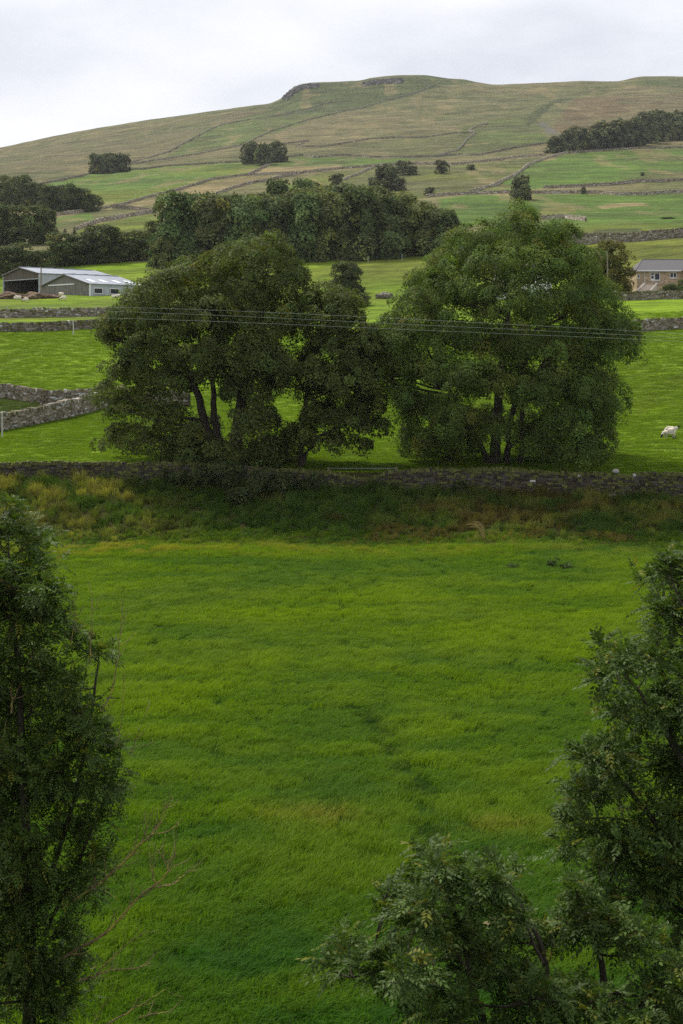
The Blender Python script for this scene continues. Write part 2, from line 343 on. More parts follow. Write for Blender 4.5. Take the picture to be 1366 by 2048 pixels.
def make_grass():
    # hay meadow
    P = jittered(23.5, 97.0, lambda Y: np.interp(Y, [24, 45, 95], [18, 14, 10]), lambda Y: 0.27 * Y + 4)
    x, Y = P.T; z = near_z(x, Y); z = np.where(Y < 25, z, z)
    big = fbm(x / 9, Y / 7, 3, 101); md = fbm(x / 3.2, Y / 1.6, 3, 107); sm = fbm(x / 0.9, Y / 0.6, 2, 113)
    v = np.clip((big - 0.5) * 1.5 + (md - 0.5) * 2.0 + (sm - 0.5) * 0.5 + 0.5, 0, 1)
    mid = np.interp(Y, [26, 34, 42, 52, 62, 76, 90], [.05, .22, .50, .95, 1.0, .95, .70])  # tint by distance: vignette-like dimming of the foreground put into the grass colour
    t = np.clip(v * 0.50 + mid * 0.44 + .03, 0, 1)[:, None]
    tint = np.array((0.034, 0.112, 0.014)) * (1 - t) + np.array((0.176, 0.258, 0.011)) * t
    tint *= RNG.uniform(0.85, 1.15, len(P))[:, None]
    # straw heads: a pale patch, the edge strip
    px = x / Y * F + CX; py = HY + CZ * F / Y
    def patch(cx, cy, rx, ry): return np.exp(-((px - cx) / rx) ** 2 - ((py - cy) / ry) ** 2)
    yel = patch(650, 1640, 55, 22) + 0.7 * patch(1000, 1660, 80, 16) + 0.5 * patch(1180, 1655, 60, 18) + 0.5 * patch(560, 1635, 60, 18)
    strip = smooth(88, 91.5, Y) * (1 - smooth(94, 95.5, Y)) * np.interp(px, [60, 140, 260, 420, 700, 900, 1300], [.5, 1.2, 1.1, .8, .6, .5, .3]) * smooth(0.46, 0.68, fbm(x / 1.3, Y / 0.8, 3, 131)) * 1.1
    y2 = np.clip(yel * RNG.uniform(0.3, 1.1, len(P)) + strip, 0, 1)[:, None]
    tint = tint * (1 - y2 * 0.85) + np.array((0.30, 0.27, 0.04)) * y2 * 0.85
    hs = RNG.uniform(0.8, 1.25, len(P)) * (0.55 + 0.45 * v) * (1 + 0.6 * strip)
    # trodden line through the meadow
    tp = [(733, 1440), (752, 1458), (765, 1490), (800, 1540), (845, 1575), (862, 1600), (856, 1640), (850, 1690)]
    dmin = np.full(len(P), 1e9)
    for (ax, ay), (bx, by) in zip(tp[:-1], tp[1:]):
        s_ = np.clip(((px - ax) * (bx - ax) + (py - ay) * (by - ay)) / ((bx - ax) ** 2 + (by - ay) ** 2), 0, 1)
        dmin = np.minimum(dmin, np.hypot(px - ax - s_ * (bx - ax), (py - ay - s_ * (by - ay))))
    tr = np.exp(-(dmin / 15) ** 2) * smooth(0.3, 0.5, vnoise(x / .5, Y / .7, 5)); hs *= 1 - 0.85 * tr
    keep = RNG.uniform(size=len(P)) > 0.93 * tr
    tint *= (1 - 0.7 * tr)[:, None]
    keep &= ~((np.abs(x - 4.0) < 1.05) & (np.abs(Y - 32.2) < 0.42) & (RNG.uniform(size=len(P)) < .72))        # the bare sandy scrape
    rot = np.c_[RNG.normal(0, .12, len(P)), RNG.normal(0, .12, len(P)), RNG.normal(0, .55, len(P)) + (fbm(x / 5, Y / 5, 2, 151) - .5) * 3]
    scl = np.c_[np.full(len(P), 1.0), np.full(len(P), 1.0), hs] * RNG.uniform(0.85, 1.2, len(P))[:, None]
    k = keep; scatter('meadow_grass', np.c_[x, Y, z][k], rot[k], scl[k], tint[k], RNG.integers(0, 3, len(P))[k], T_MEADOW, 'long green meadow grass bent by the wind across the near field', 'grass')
    # rank vegetation on the bank
    P = jittered(93.4, 104.2, lambda Y: np.interp(Y, [93.4, 96], [2.5, 9]), lambda Y: 0.27 * Y + 4); x, Y = P.T; z = near_z(x, Y); px = x / Y * F + CX; py = HY - (z - CZ) * F / Y
    n1 = fbm(x / 2.6, Y / 1.6, 3, 201); n2 = fbm(x / 1.1, Y / 0.8, 3, 211)
    gold = smooth(0.46, 0.66, n1 * .55 + n2 * .45) * RNG.uniform(.35, 1.15, len(P)) * np.interp(px, [0, 240, 330, 620, 900, 1100, 1366], [1.0, 1.0, 0.30, 0.20, 0.55, 0.75, 0.9])
    gold = np.clip(gold + 0.9 * smooth(0.42, 0.6, n2) * smooth(1010, 985, py) * (px < 260), 0, 1)
    rust = smooth(0.52, 0.64, fbm(x / 3.0, Y / 1.5, 3, 221)) * np.interp(px, [0, 250, 400, 700, 1366], [.5, .4, .3, .8, .8])
    c = np.array((0.062, 0.112, 0.018)) * (0.65 + 0.8 * n2)[:, None]
    c = c * (1 - rust * .8)[:, None] + np.array((0.135, 0.080, 0.030)) * (rust * .8)[:, None]
    c = c * (1 - gold * .75)[:, None] + np.array((0.29, 0.25, 0.065)) * (gold * .75)[:, None]
    c *= RNG.uniform(.75, 1.25, len(P))[:, None] * (1 + .55 * (1 - smooth(94, 98, Y)))[:, None]
    idx = np.where(gold > 0.4, RNG.integers(0, 2, len(P)), RNG.integers(0, 3, len(P)))
    rot = np.c_[RNG.normal(0, .2, len(P)), RNG.normal(0, .2, len(P)), RNG.normal(0, 1.2, len(P)) + math.pi * (px < 300)]
    s = RNG.uniform(.6, 1.25, len(P)) * np.interp(Y, [93.4, 95, 97.5, 102, 104], [.3, .5, .9, 1.0, 1.35]); scl = np.c_[s, s, s * RNG.uniform(.8, 1.2, len(P))]
    scatter('bank_vegetation', np.c_[x, Y, z], rot, scl, c, idx, T_RANK, 'rank tawny and dark green grass and weeds on the bank below the wall', 'rough grass')
    # grazed turf beyond the wall
    P = jittered(106.3, 205, lambda Y: np.interp(Y, [106, 205], [10, 5]), lambda Y: 0.25 * Y + 3); x, Y = P.T; z = far_z(x, Y)
    C = landcol(x, Y, z); n = fbm(x / 5, Y / 2.6, 5, 301); n2 = fbm(x / 1.2, Y / 0.9, 2, 311)
    C = C * (0.86 + 0.40 * (n - .5) + 0.20 * n2)[:, None] * RNG.uniform(.85, 1.15, len(P))[:, None]
    yl = smooth(0.50, 0.75, n)[:, None] * .6; C = C * .98 * (1 - .3 * yl) + np.array((0.17, 0.19, 0.012)) * .3 * yl
    s = RNG.uniform(.7, 1.2, len(P)); scl = np.c_[s, s, s * (0.5 + 0.4 * n)]
    rot = np.c_[np.zeros(len(P)), np.zeros(len(P)), RNG.normal(0, .7, len(P))]
    scatter('pasture_grass', np.c_[x, Y, z], rot, scl, C, RNG.integers(0, 2, len(P)), T_TURF, 'short bright green grazed grass in the pasture beyond the wall', 'grass')
make_grass()
# ------------------------------------------------------------------ dry stone walls
STONE_C = np.array([(0.24, 0.205, 0.155), (0.18, 0.152, 0.112), (0.29, 0.26, 0.21), (0.14, 0.118, 0.085), (0.21, 0.17, 0.115), (0.25, 0.23, 0.195)])
def resample(P, step):
    P = np.asarray(P, float); s = np.r_[0, np.cumsum(np.linalg.norm(np.diff(P[:, :2], axis=0), axis=1))]
    n = max(2, int(s[-1] / step)); q = np.linspace(0, s[-1], n); return np.stack([np.interp(q, s, P[:, k]) for k in range(P.shape[1])], -1), q
def stone_wall(name, label, P, H, thick, sl, sh, mat, cope=0.28, moss=0.1, white=0.03, shade=1.0, sink=0.4, group=None, tumble=0.0):
    """P base points (x,y,z) along the wall, H heights above them; every stone is a rough block through the wall"""
    P = np.asarray(P, float); H = np.broadcast_to(np.asarray(H, float), (len(P),)); Q, s = resample(np.c_[P, H], 0.4); Lt = s[-1]
    if len(P) < 12 or True:
        pass
    wob = (fbm(s / 5, s * 0 + len(label), 3, 7) - 0.5) * 0.18 + (fbm(s / 1.3, s * 0 + 3, 2, 17) - 0.5) * 0.10
    Hs = Q[:, 3] * (1 + wob * (1 + 4 * tumble))
    f = lambda q: np.stack([np.interp(q, s, Q[:, k]) for k in range(3)], -1)
    blocks = []
    z0 = -sink
    while z0 < Hs.max():
        ch = sh * RNG.uniform(.75, 1.3); q = RNG.uniform(0, sl)
        n = int(Lt / sl * 1.5) + 3; l = sl * RNG.uniform(.55, 1.5, n); e = np.cumsum(l) - l[0] * RNG.uniform(); a = e - l; a = a[e < Lt]; e = e[:len(a)]; c = (a + e) / 2; ok = (z0 + ch * 0.6) < np.interp(c, s, Hs); c = c[ok]; l = (e - a)[ok]
        blocks.append(np.c_[c, l, np.full(len(c), z0), np.full(len(c), ch), np.full(len(c), 1.0)]); z0 += ch
    if cope:
        l = cope * RNG.uniform(.4, 1.0, int(Lt / cope * 2) + 4); e = np.cumsum(l); a = (e - l)[e < Lt]; e = e[:len(a)]; c = (a + e) / 2
        hh = np.interp(c, s, Hs); blocks.append(np.c_[c, e - a, hh - 0.08, cope * RNG.uniform(.75, 1.35, len(c)), np.full(len(c), 1.06)])
    B = np.concatenate(blocks); n = len(B); ctr = f(B[:, 0]); d = f(B[:, 0] + .3) - f(B[:, 0] - .3); d[:, 2] *= 1; d /= np.linalg.norm(d[:, :2], axis=1, keepdims=True) + 1e-9
    nrm = np.stack([-d[:, 1], d[:, 0], np.zeros(n)], -1); up = np.array([0, 0, 1.])
    bat = 1.0 - 0.28 * np.clip(B[:, 2] / (np.interp(B[:, 0], s, Hs) + .01), 0, 1)
    th = thick * 0.5 * bat * B[:, 4] * RNG.uniform(.88, 1.12, n)
    sg = np.array([[x, y, z] for z in (-1, 1) for y in (-1, 1) for x in (-1, 1)], float)
    mid = ctr + up * (B[:, 2] + B[:, 3] / 2)[:, None]
    J = RNG.uniform(-1, 1, (n, 8, 3))
    V = mid[:, None] + d[:, None] * ((sg[None, :, 0] * 0.47 + J[..., 0] * .07) * B[:, 1, None])[..., None] + nrm[:, None] * (sg[None, :, 1] * th[:, None] + J[..., 1] * .045 * min(1, thick))[..., None] + up * ((sg[None, :, 2] * 0.47 + J[..., 2] * .10) * B[:, 3, None])[..., None]
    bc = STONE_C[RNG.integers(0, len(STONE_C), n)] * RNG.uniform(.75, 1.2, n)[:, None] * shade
    w = RNG.uniform(size=n) < white; bc[w] = np.array((0.52, 0.51, 0.48)) * RNG.uniform(.7, 1, (w.sum(), 1))
    mo = (RNG.uniform(size=n) < moss * (1 + 2 * (B[:, 4] > 1))); bc[mo] = np.array((0.11, 0.115, 0.035)) * RNG.uniform(.7, 1.2, (mo.sum(), 1))
    k = np.arange(n)[:, None, None] * 8; fc = np.array([[0, 2, 3, 1], [4, 5, 7, 6], [0, 1, 5, 4], [2, 6, 7, 3], [0, 4, 6, 2], [1, 3, 7, 5]])[None]
    g = Geo(); g.add(V.reshape(-1, 3), (k + fc).reshape(-1, 4), np.repeat(bc, 8, 0))
    # packed hearting inside
    dq = np.gradient(Q[:, :2], axis=0); dq /= np.linalg.norm(dq, axis=1, keepdims=True) + 1e-9; nq = np.c_[-dq[:, 1], dq[:, 0], 0 * dq[:, 0]] * thick * .30
    lo = Q[:, :3] - up * sink; hi = Q[:, :3] + up * (Hs - 0.05)[:, None]
    ring = np.stack([lo - nq, lo + nq, hi + nq * .8, hi - nq * .8], 1).reshape(-1, 3); i = np.arange(len(Q) - 1)[:, None] * 4; j = np.arange(4)[None]; jn = (j + 1) % 4
    g.add(ring, np.stack([i + j, i + jn, i + 4 + jn, i + 4 + j], -1).reshape(-1, 4), np.array((.07, .06, .05)))
    c0 = Q[len(Q) // 2, :3]; o = g.build(name, mat, loc=c0); return tag(o, label, 'stone wall', group)
def dense(pts, step=18):
    o = []
    for (a, b), (c, d) in zip(pts[:-1], pts[1:]):
        n = max(1, int(math.hypot(c - a, d - b) / step)); o += [(a + (c - a) * k / n, b + (d - b) * k / n) for k in range(n)]
    return o + [pts[-1]]
# front wall: its own base line and top line
TOP = [(-500, 922), (-200, 922), (0, 925), (150, 923), (330, 922), (450, 928), (600, 938), (660, 941), (690, 948), (715, 954), (740, 955), (758, 948), (772, 941), (850, 937), (1000, 937), (1100, 941), (1200, 945), (1290, 944), (1366, 946), (1600, 950), (1900, 955)]
pxs = np.arange(-480, 1880, 9.0); tp = np.interp(pxs, [q[0] for q in TOP], [q[1] for q in TOP]); xw = (pxs - CX) / F * 104.6; zb = near_z(xw, np.full(len(xw), 103.95)); zt = CZ + (HY - tp) / F * 104.6
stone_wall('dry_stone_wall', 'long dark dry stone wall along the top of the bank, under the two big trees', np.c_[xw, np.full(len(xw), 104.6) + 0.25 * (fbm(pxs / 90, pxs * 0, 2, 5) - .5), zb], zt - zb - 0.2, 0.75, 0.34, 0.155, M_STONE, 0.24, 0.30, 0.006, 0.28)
def px_wall(name, label, base, H, thick, sl, sh, mat=None, **k):
    P = np.array([at(a, b) for a, b in dense(base)]); return stone_wall(name, label, P, H, thick, sl, sh, mat or M_STONE, **k)
px_wall('dry_stone_wall', 'pale stone wall slanting up the pasture left of the left tree', [(-260, 905), (-120, 882), (0, 861), (60, 850), (120, 838), (175, 824), (215, 812), (250, 800)], 1.35, 0.8, 0.40, 0.17, cope=.3, moss=.05, white=.06, shade=1.1)
px_wall('dry_stone_wall', 'stone wall curving along the upper edge of the left pasture, meeting the slanting wall', [(-260, 795), (-60, 793), (0, 795), (40, 800), (90, 808), (150, 807), (215, 805), (300, 808), (380, 812)], 1.2, 0.8, 0.40, 0.17, cope=.3, moss=.06, white=.06, shade=1.0)
px_wall('dry_stone_wall', 'lower of two level stone walls below the barns, with a pale post', [(-260, 666), (0, 663), (80, 663), (170, 658), (240, 655), (330, 655)], 0.95, 0.8, 0.5, 0.2, cope=.32, shade=.8, white=.02)
px_wall('dry_stone_wall', 'upper of two level stone walls below the barns, paler and rougher', [(-260, 639), (0, 636), (110, 634), (225, 631), (330, 630)], 1.05, 0.8, 0.45, 0.2, cope=.36, shade=1.0, white=.06)
px_wall('dry_stone_wall', 'stone wall crossing the pasture below the bungalow, right of the right tree', [(1180, 672), (1260, 664), (1310, 660), (1366, 657), (1500, 650), (1640, 645)], 1.25, 0.8, 0.45, 0.19, cope=.3, shade=1.05, white=.07)
px_wall('garden_wall', 'low brown garden wall in front of the bungalow steps', [(1225, 601), (1260, 601), (1310, 599), (1366, 598), (1480, 597)], 1.15, 0.6, 0.4, 0.2, cope=.3, shade=.95)
px_wall('dry_stone_wall', 'tall grey stone wall across the slope above the bungalow', [(1120, 494), (1163, 490), (1200, 487), (1258, 484), (1310, 479), (1366, 474), (1500, 466)], 1.9, 0.9, 0.5, 0.24, cope=.35, shade=1.05)
px_wall('dry_stone_wall', 'short stretch of grey wall just above the tall wall by the right tree', [(1130, 478), (1152, 477), (1212, 477), (1250, 478)], 1.1, 0.9, 0.5, 0.24, cope=.35, shade=.9)
HW = [
 ('long wall below the round hillside grove, bounding the green left field', [(60, 374), (82, 369), (130, 360), (185, 348), (260, 342), (345, 332), (383, 330), (433, 327), (488, 324)], .75),
 ('wall climbing from the left grove to the middle grove on the hill', [(254, 330), (300, 323), (345, 317), (403, 307), (458, 296), (490, 290)], 1.0),
 ('wall slanting up the left shoulder to the crag end', [(254, 328), (300, 316), (340, 303), (403, 268), (440, 251), (480, 243), (515, 238), (560, 231), (611, 219), (673, 202)], .85),
 ('long wall rising across the hill face to the summit', [(490, 290), (510, 278), (545, 262), (603, 244), (683, 224), (733, 214), (775, 201), (833, 186), (880, 166)], .85),
 ('dark wall right of the middle grove running level across the slope', [(556, 290), (617, 282), (592, 294), (646, 294), (683, 288), (733, 280), (783, 276), (823, 276), (853, 275), (908, 267), (951, 266)], .75),
 ('zigzag wall climbing the upper slope right of centre', [(878, 311), (916, 301), (933, 281), (951, 266), (938, 262), (953, 253), (976, 247)], 1.0),
 ('level wall along the top of the green strip beside the middle grove', [(573, 315), (606, 311), (629, 315), (683, 311), (743, 315), (820, 315), (868, 314), (921, 310), (961, 311), (1025, 297), (1100, 286)], .8),
 ('long wall with pale track under the middle grove', [(110, 432), (197, 420), (249, 410), (299, 395), (352, 382), (425, 360), (495, 351), (561, 349), (606, 347), (683, 338), (771, 331), (833, 329), (908, 330), (966, 324), (1025, 317), (1092, 311)], .95),
 ('curved wall above the row of trees behind the barns', [(154, 460), (199, 444), (249, 435), (309, 425)], 1.1),
 ('short dark hooked wall in the straw field at the left', [(226, 417), (261, 418), (301, 424)], .7),
 ('short wall running down from the middle grove', [(541, 329), (521, 338), (496, 350)], 1.0),
 ('broken wall above the main wood', [(433, 389), (466, 377), (511, 365), (526, 364), (571, 353), (606, 347)], 1.0),
 ('wall dropping from the track to the bush above the wood', [(688, 360), (718, 349), (748, 335), (768, 331)], 1.1),
 ('wall along the top of the dark green field above the right tree', [(853, 395), (898, 391), (1025, 386), (1055, 388), (1107, 387), (1165, 387), (1197, 387), (1232, 391), (1275, 391), (1366, 385), (1500, 382)], 1.05),
 ('wall just above the dark green field at the far right', [(1087, 377), (1160, 374), (1215, 371), (1275, 365), (1366, 362), (1500, 358)], .85),
 ('dark wall below the long wood on the right', [(1135, 306), (1200, 302), (1275, 298), (1366, 296), (1500, 290)], .7),
 ('pale wall running down from the right wood to the green field', [(1135, 306), (1092, 318), (1055, 332), (1035, 349), (1025, 354), (983, 374), (941, 385)], 1.15),
 ('ruined pale wall behind the top of the right tree', [(1080, 439), (1130, 437), (1172, 443)], 1.15)]
for lab, base, shd in HW:
    Y0 = at(*base[len(base) // 2])[1]; px_wall('hillside_wall', lab, base, np.interp(Y0, [400, 700, 1000, 1600], [1.15, 1.05, .85, .75]), 0.7, 0.6 + .0007 * Y0, 0.28 + .0001 * Y0, M_FARSTONE, cope=.4, shade=shd * 1.45, moss=.04, group='old walls on the hill')

# ------------------------------------------------------------------ trees
def unit(v): return v / (np.linalg.norm(v, axis=-1, keepdims=True) + 1e-9)
def crown_geo(lobes, leaf, dens, base_col, clump=0.9, colvar=0.26, flat=0.45, lpc=46, up=0.6, yellow=0.0, tips=None):
    """lobes: (n,6) centre+radii. Leaf sprays sit on the lobes, each spray a shallow dome of leaf-sized blades."""
    lobes = np.asarray(lobes, float); g = Geo(); C0 = lobes[:, :3].mean(0)
    cs = []; ns = []
    for lb in lobes:
        c, r = lb[:3], lb[3:]; A = (r[0] * r[1] + r[1] * r[2] + r[0] * r[2]) * 4.19; n = max(3, int(dens * A / (clump ** 2 * 3.0)))
        d = unit(RNG.normal(size=(n, 3))); d[:, 2] = np.where(d[:, 2] < -0.5, -d[:, 2] * RNG.uniform(-.6, 1, n), d[:, 2]); d = unit(d)
        p = c + d * r * (RNG.uniform(0.55, 1.04, (n, 1)) + .22 * (RNG.uniform(size=(n, 1)) > .88)) ; q = ((p[:, None] - lobes[None, :, :3]) / lobes[None, :, 3:]); ins = (np.sum(q * q, -1) < 0.5).sum(1)
        k = (ins < 1) | (RNG.uniform(size=n) < 0.35); cs.append(p[k]); ns.append(unit(d[k] * np.array([1, 1, .8]) + unit(p[k] - C0) * .4 + np.array([0, 0, up])))
    P = np.concatenate(cs); Nn = np.concatenate(ns); m = len(P)
    n = lpc; rad = clump * RNG.uniform(.65, 1.3, m)
    T1 = unit(np.cross(Nn, RNG.normal(size=(m, 3)))); T2 = np.cross(Nn, T1)
    a = RNG.uniform(0, 2 * math.pi, (m, n)); rr = np.sqrt(RNG.uniform(0, 1, (m, n))); el = RNG.uniform(.55, 1, m)[:, None]
    h = -flat * rr ** 2 + RNG.normal(size=(m, n)) * .16
    L = P[:, None] + (T1[:, None] * (rr * np.cos(a))[..., None] + T2[:, None] * (rr * np.sin(a) * el)[..., None] + Nn[:, None] * h[..., None]) * rad[:, None, None]
    out_ = T1[:, None] * np.cos(a)[..., None] + T2[:, None] * np.sin(a)[..., None]
    nn = unit(Nn[:, None] + out_ * (.5 * rr)[..., None] + RNG.normal(size=(m, n, 3)) * .42)
    U = unit(np.cross(nn, RNG.normal(size=(m, n, 3)))); Vv = np.cross(nn, U); s = leaf * RNG.uniform(.6, 1.25, (m, n))[..., None]
    quad = np.stack([L - U * s * .62, L + Vv * s * .36 - U * s * .05, L + U * s * .62, L - Vv * s * .36 - U * s * .05], 2).reshape(-1, 3)
    cc = np.asarray(base_col) * np.exp(RNG.normal(size=(m, 1)) * colvar) * np.stack([np.exp(RNG.normal(size=m) * colvar * .30), np.ones(m), np.ones(m)], -1)
    if yellow > 0:
        y = (RNG.uniform(size=m) < yellow)[:, None] * RNG.uniform(.3, 1, (m, 1)); cc = cc * (1 - y) + np.array((.16, .15, .02)) * y
    lc = cc[:, None] * np.exp(RNG.normal(size=(m, n, 1)) * .16); col = np.repeat(lc.reshape(-1, 3), 4, 0)
    g.add(quad, np.arange(m * n * 4).reshape(-1, 4), col); return g, P
def bezier(a, b, c, n=7):
    t = np.linspace(0, 1, n)[:, None]; return a * (1 - t) ** 2 + 2 * b * t * (1 - t) + c * t * t
def limbs(g, trunk, lobes, r0, clumps=None, twig=0.0, k=6):
    """limbs sweep from the trunk line out to every lobe"""
    T = np.asarray(trunk, float); 
    for lb in lobes:
        c = lb[:3]; d = np.linalg.norm(T - c, axis=1) + 1.2 * np.maximum(T[:, 2] - c[2] + .25 * np.linalg.norm(T[:, :2] - c[:2], axis=1), 0); i = int(np.argmin(d)); a = T[i]
        ln = np.linalg.norm(c - a); mid = a + (c - a) * .5 + np.array([0, 0, -.10 * ln]) + RNG.normal(size=3) * .06 * ln; Pp = bezier(a, mid, c)
        r = r0 * np.clip(ln / 9, .25, .6); g.tube(Pp, np.linspace(r, r * .25, len(Pp)), k)
        if twig > 0:
            for q in range(6):
                e = c + unit(RNG.normal(size=3)) * lb[3:] * .85; b = Pp[4]; g.tube(bezier(b, (b + e) / 2 + RNG.normal(size=3) * .15, e, 5), np.linspace(r * .3, r * .07, 5), 4)
def pxtree(name, label, cat, Y, lobes_px, trunks, leaf, dens, col, r0, mat, cy, half_depth, clump, lpc, yellow=0.0, flat=.45, seed=1, double=True, group=None):
    """a tree measured in photo pixels at depth Y; its lobes are spread front to back so the crown is round"""
    s = Y / F; base = np.array([(trunks[0][0][0] - CX) * s, Y, float(ground(np.array([(trunks[0][0][0] - CX) * s]), np.array([Y]))[0])])
    A = np.array([(q[0], q[1], q[2], q[3]) for q in lobes_px], float); x0, x1 = (A[:, 0] - A[:, 2]).min(), (A[:, 0] + A[:, 2]).max(); y0, y1 = (A[:, 1] - A[:, 3]).min(), (A[:, 1] + A[:, 3]).max(); mx, my = (x0 + x1) / 2, (y0 + y1) / 2
    Ls = []
    for (px, py, rx, ry) in A:
        e = math.sqrt(max(0.05, 1 - min(1, ((px - mx) / (x1 - x0) * 2) ** 2 * .9 + max(0, (my - py) / (y1 - y0) * 2) ** 2 * .6))); hd = half_depth * e
        for dy in ((-.62, .12, .72) if double else (0.,)):
            yy = Y + hd * dy + RNG.normal() * .12 * hd; j = RNG.normal(size=2) * (5 if dy != .12 else 0); k = yy / Y
            # keep the lobe's place in the picture only for the middle layer; front and back ones shrink inward a little
            f = 1.0 if dy == .12 else .94
            X = (mx + (px - mx) * f + j[0] - CX) * s; Z = CZ + (HY - (my + (py - my) * f + j[1])) * s
            Ls.append((X - base[0], yy - base[1], Z - base[2], rx * s * 1.06, min(rx, ry * 1.3) * s, ry * s * (1.12 if ry > 24 else .9)))
    root = empty(name, base, label, cat, group); g, P = crown_geo(Ls, leaf, dens, col, clump, yellow=yellow, lpc=lpc, flat=flat); g.build('crown', mat, root)
    g = Geo(); tl = []
    for tr in trunks:
        Tp = np.array([((q[0] - CX) * s - base[0], (q[3] if len(q) > 3 else 0), CZ + (HY - q[1]) * s - base[2]) for q in tr]); rr = np.array([q[2] * s * .82 for q in tr]); Tq, ss = resample(np.c_[Tp, rr], .5) if False else (np.c_[Tp, rr], None)
        t = np.linspace(0, len(Tp) - 1, 4 * len(Tp)); Tq = np.stack([np.interp(t, np.arange(len(Tp)), Tq[:, k]) for k in range(4)], -1); Tq[1:-1, :3] += RNG.normal(size=(len(Tq) - 2, 3)) * .05
        Tq[0, 2] -= .5; g.tube(Tq[:, :3], Tq[:, 3] * np.r_[1.35, 1.12, np.ones(len(Tq) - 2)], 9); tl.append(Tq[3:, :3])
    limbs(g, np.concatenate(tl), [l for l in Ls[1::3] if l[2] > .34 * (CZ + (HY - y0) * s - base[2])] + [l for l in Ls[1::3] if l[2] <= .34 * (CZ + (HY - y0) * s - base[2])][::3], r0, twig=1.0); limbs(g, np.concatenate(tl), [l for l in (Ls[0::3][::2] + Ls[2::3][::2]) if l[2] > .4 * (CZ + (HY - y0) * s - base[2])], r0 * .6); g.build('trunk', M_BARK, root, True); return root
SYC = (0.080, 0.104, 0.024); ASHC = (0.086, 0.128, 0.024)
LA = [(535, 505, 48, 36), (548, 480, 22, 20), (470, 520, 62, 36), (400, 545, 66, 38), (335, 575, 66, 36), (285, 605, 60, 40), (248, 648, 42, 30), (205, 670, 26, 15), (565, 565, 62, 46), (490, 590, 72, 50), (420, 625, 70, 44), (350, 655, 66, 40), (300, 705, 55, 38), (258, 745, 42, 30), (225, 790, 36, 22),
      (480, 680, 72, 46), (556, 650, 56, 50), (590, 545, 30, 26), (330, 760, 62, 32), (270, 815, 50, 24), (222, 825, 30, 14), (330, 838, 46, 28), (255, 872, 52, 18), (310, 888, 46, 20), (355, 905, 40, 22), (505, 775, 66, 46), (470, 740, 60, 38), (540, 720, 60, 46), (398, 715, 46, 30), (520, 850, 46, 38), (545, 905, 44, 26), (460, 915, 50, 26), (400, 930, 42, 22)]
LB = [(648, 590, 48, 30), (700, 625, 34, 32), (640, 640, 58, 40), (715, 690, 40, 42), (655, 705, 62, 44), (720, 750, 42, 40), (610, 770, 56, 44), (680, 775, 56, 44), (745, 805, 34, 32), (640, 835, 50, 30), (700, 845, 48, 26), (760, 858, 30, 18), (715, 895, 34, 13), (590, 880, 40, 26), (660, 885, 40, 16)]
pxtree('sycamore_tree', 'broad dark sycamore with forked trunk, larger and left of the pair behind the wall', 'tree', 110, LA + [(390, 880, 46, 28), (425, 918, 56, 28), (520, 935, 60, 26), (345, 915, 38, 16), (570, 930, 40, 22), (150 + 60, 665, 34, 13), (215, 640, 30, 14), (228, 885, 42, 12), (205, 795, 34, 12)], [[(438, 955, 15), (432, 905, 14), (412, 850, 11), (395, 790, 9), (372, 730, 6), (330, 690, 3)], [(442, 955, 13), (440, 890, 11), (428, 830, 8), (425, 760, 6), (440, 660, 3)], [(462, 955, 17), (470, 890, 16), (482, 800, 13), (500, 700, 9), (525, 600, 5), (540, 520, 2)]], 0.175, 1.35, SYC, .26, M_LEAF, 700, 7.5, 0.80, 96, yellow=.05)
pxtree('sycamore_tree', 'smaller sycamore with a slim trunk between the big sycamore and the ash', 'tree', 109, LB + [(752, 700, 26, 30), (738, 660, 26, 20), (690, 600, 36, 26)], [[(602, 955, 9), (600, 900, 8), (606, 840, 7), (618, 760, 5), (640, 660, 3)], [(604, 920, 5), (640, 872, 4), (690, 850, 3), (730, 845, 2)]], 0.175, 1.3, SYC, .18, M_LEAF, 750, 4.5, 0.75, 86)
LR = [(1040, 425, 36, 28), (1035, 460, 55, 34), (965, 470, 56, 34), (1095, 480, 50, 36), (905, 520, 52, 34), (985, 530, 70, 40), (1075, 535, 66, 42), (1150, 530, 48, 40), (850, 560, 46, 34), (1185, 585, 52, 40), (920, 590, 62, 40), (1010, 605, 70, 46), (1110, 610, 66, 46), (825, 615, 50, 38), (1215, 640, 48, 40), (870, 660, 62, 42), (960, 680, 66, 42), (1060, 690, 66, 46), (1150, 690, 58, 46), (800, 680, 42, 40), (1240, 690, 44, 36), (1275, 668, 18, 24), (785, 740, 36, 40),
      (850, 740, 58, 42), (935, 765, 60, 42), (1030, 775, 62, 42), (1120, 780, 60, 46), (1200, 760, 46, 42), (790, 800, 34, 34), (835, 830, 48, 38), (905, 850, 52, 36), (990, 850, 44, 30), (1110, 850, 56, 42), (1185, 830, 48, 40), (1215, 850, 24, 44), (820, 890, 36, 30), (880, 905, 46, 28), (940, 895, 36, 26), (1060, 890, 34, 36), (1125, 910, 46, 32), (1180, 905, 44, 34), (1205, 800, 38, 34)]
pxtree('ash_tree', 'big rounded green ash on two trunks, right of the pair behind the wall', 'tree', 111, LR + [(752, 760, 24, 34), (748, 690, 22, 30), (918, 478, 38, 26), (1112, 462, 38, 26), (768, 700, 26, 34), (775, 650, 30, 28)], [[(990, 958, 16), (990, 910, 14), (992, 850, 12), (1000, 770, 10), (1010, 670, 7), (1030, 560, 4), (1040, 440, 2)], [(1013, 958, 9), (1013, 905, 8), (1020, 840, 7), (1040, 760, 6), (1070, 660, 3)], [(982, 950, 9), (970, 905, 7), (940, 850, 5), (900, 780, 3)], [(1040, 955, 7), (1042, 890, 6), (1045, 800, 5), (1100, 700, 3)]], 0.145, 1.5, ASHC, .23, M_LEAF, 690, 8.5, 0.80, 112, yellow=.06, flat=.5)

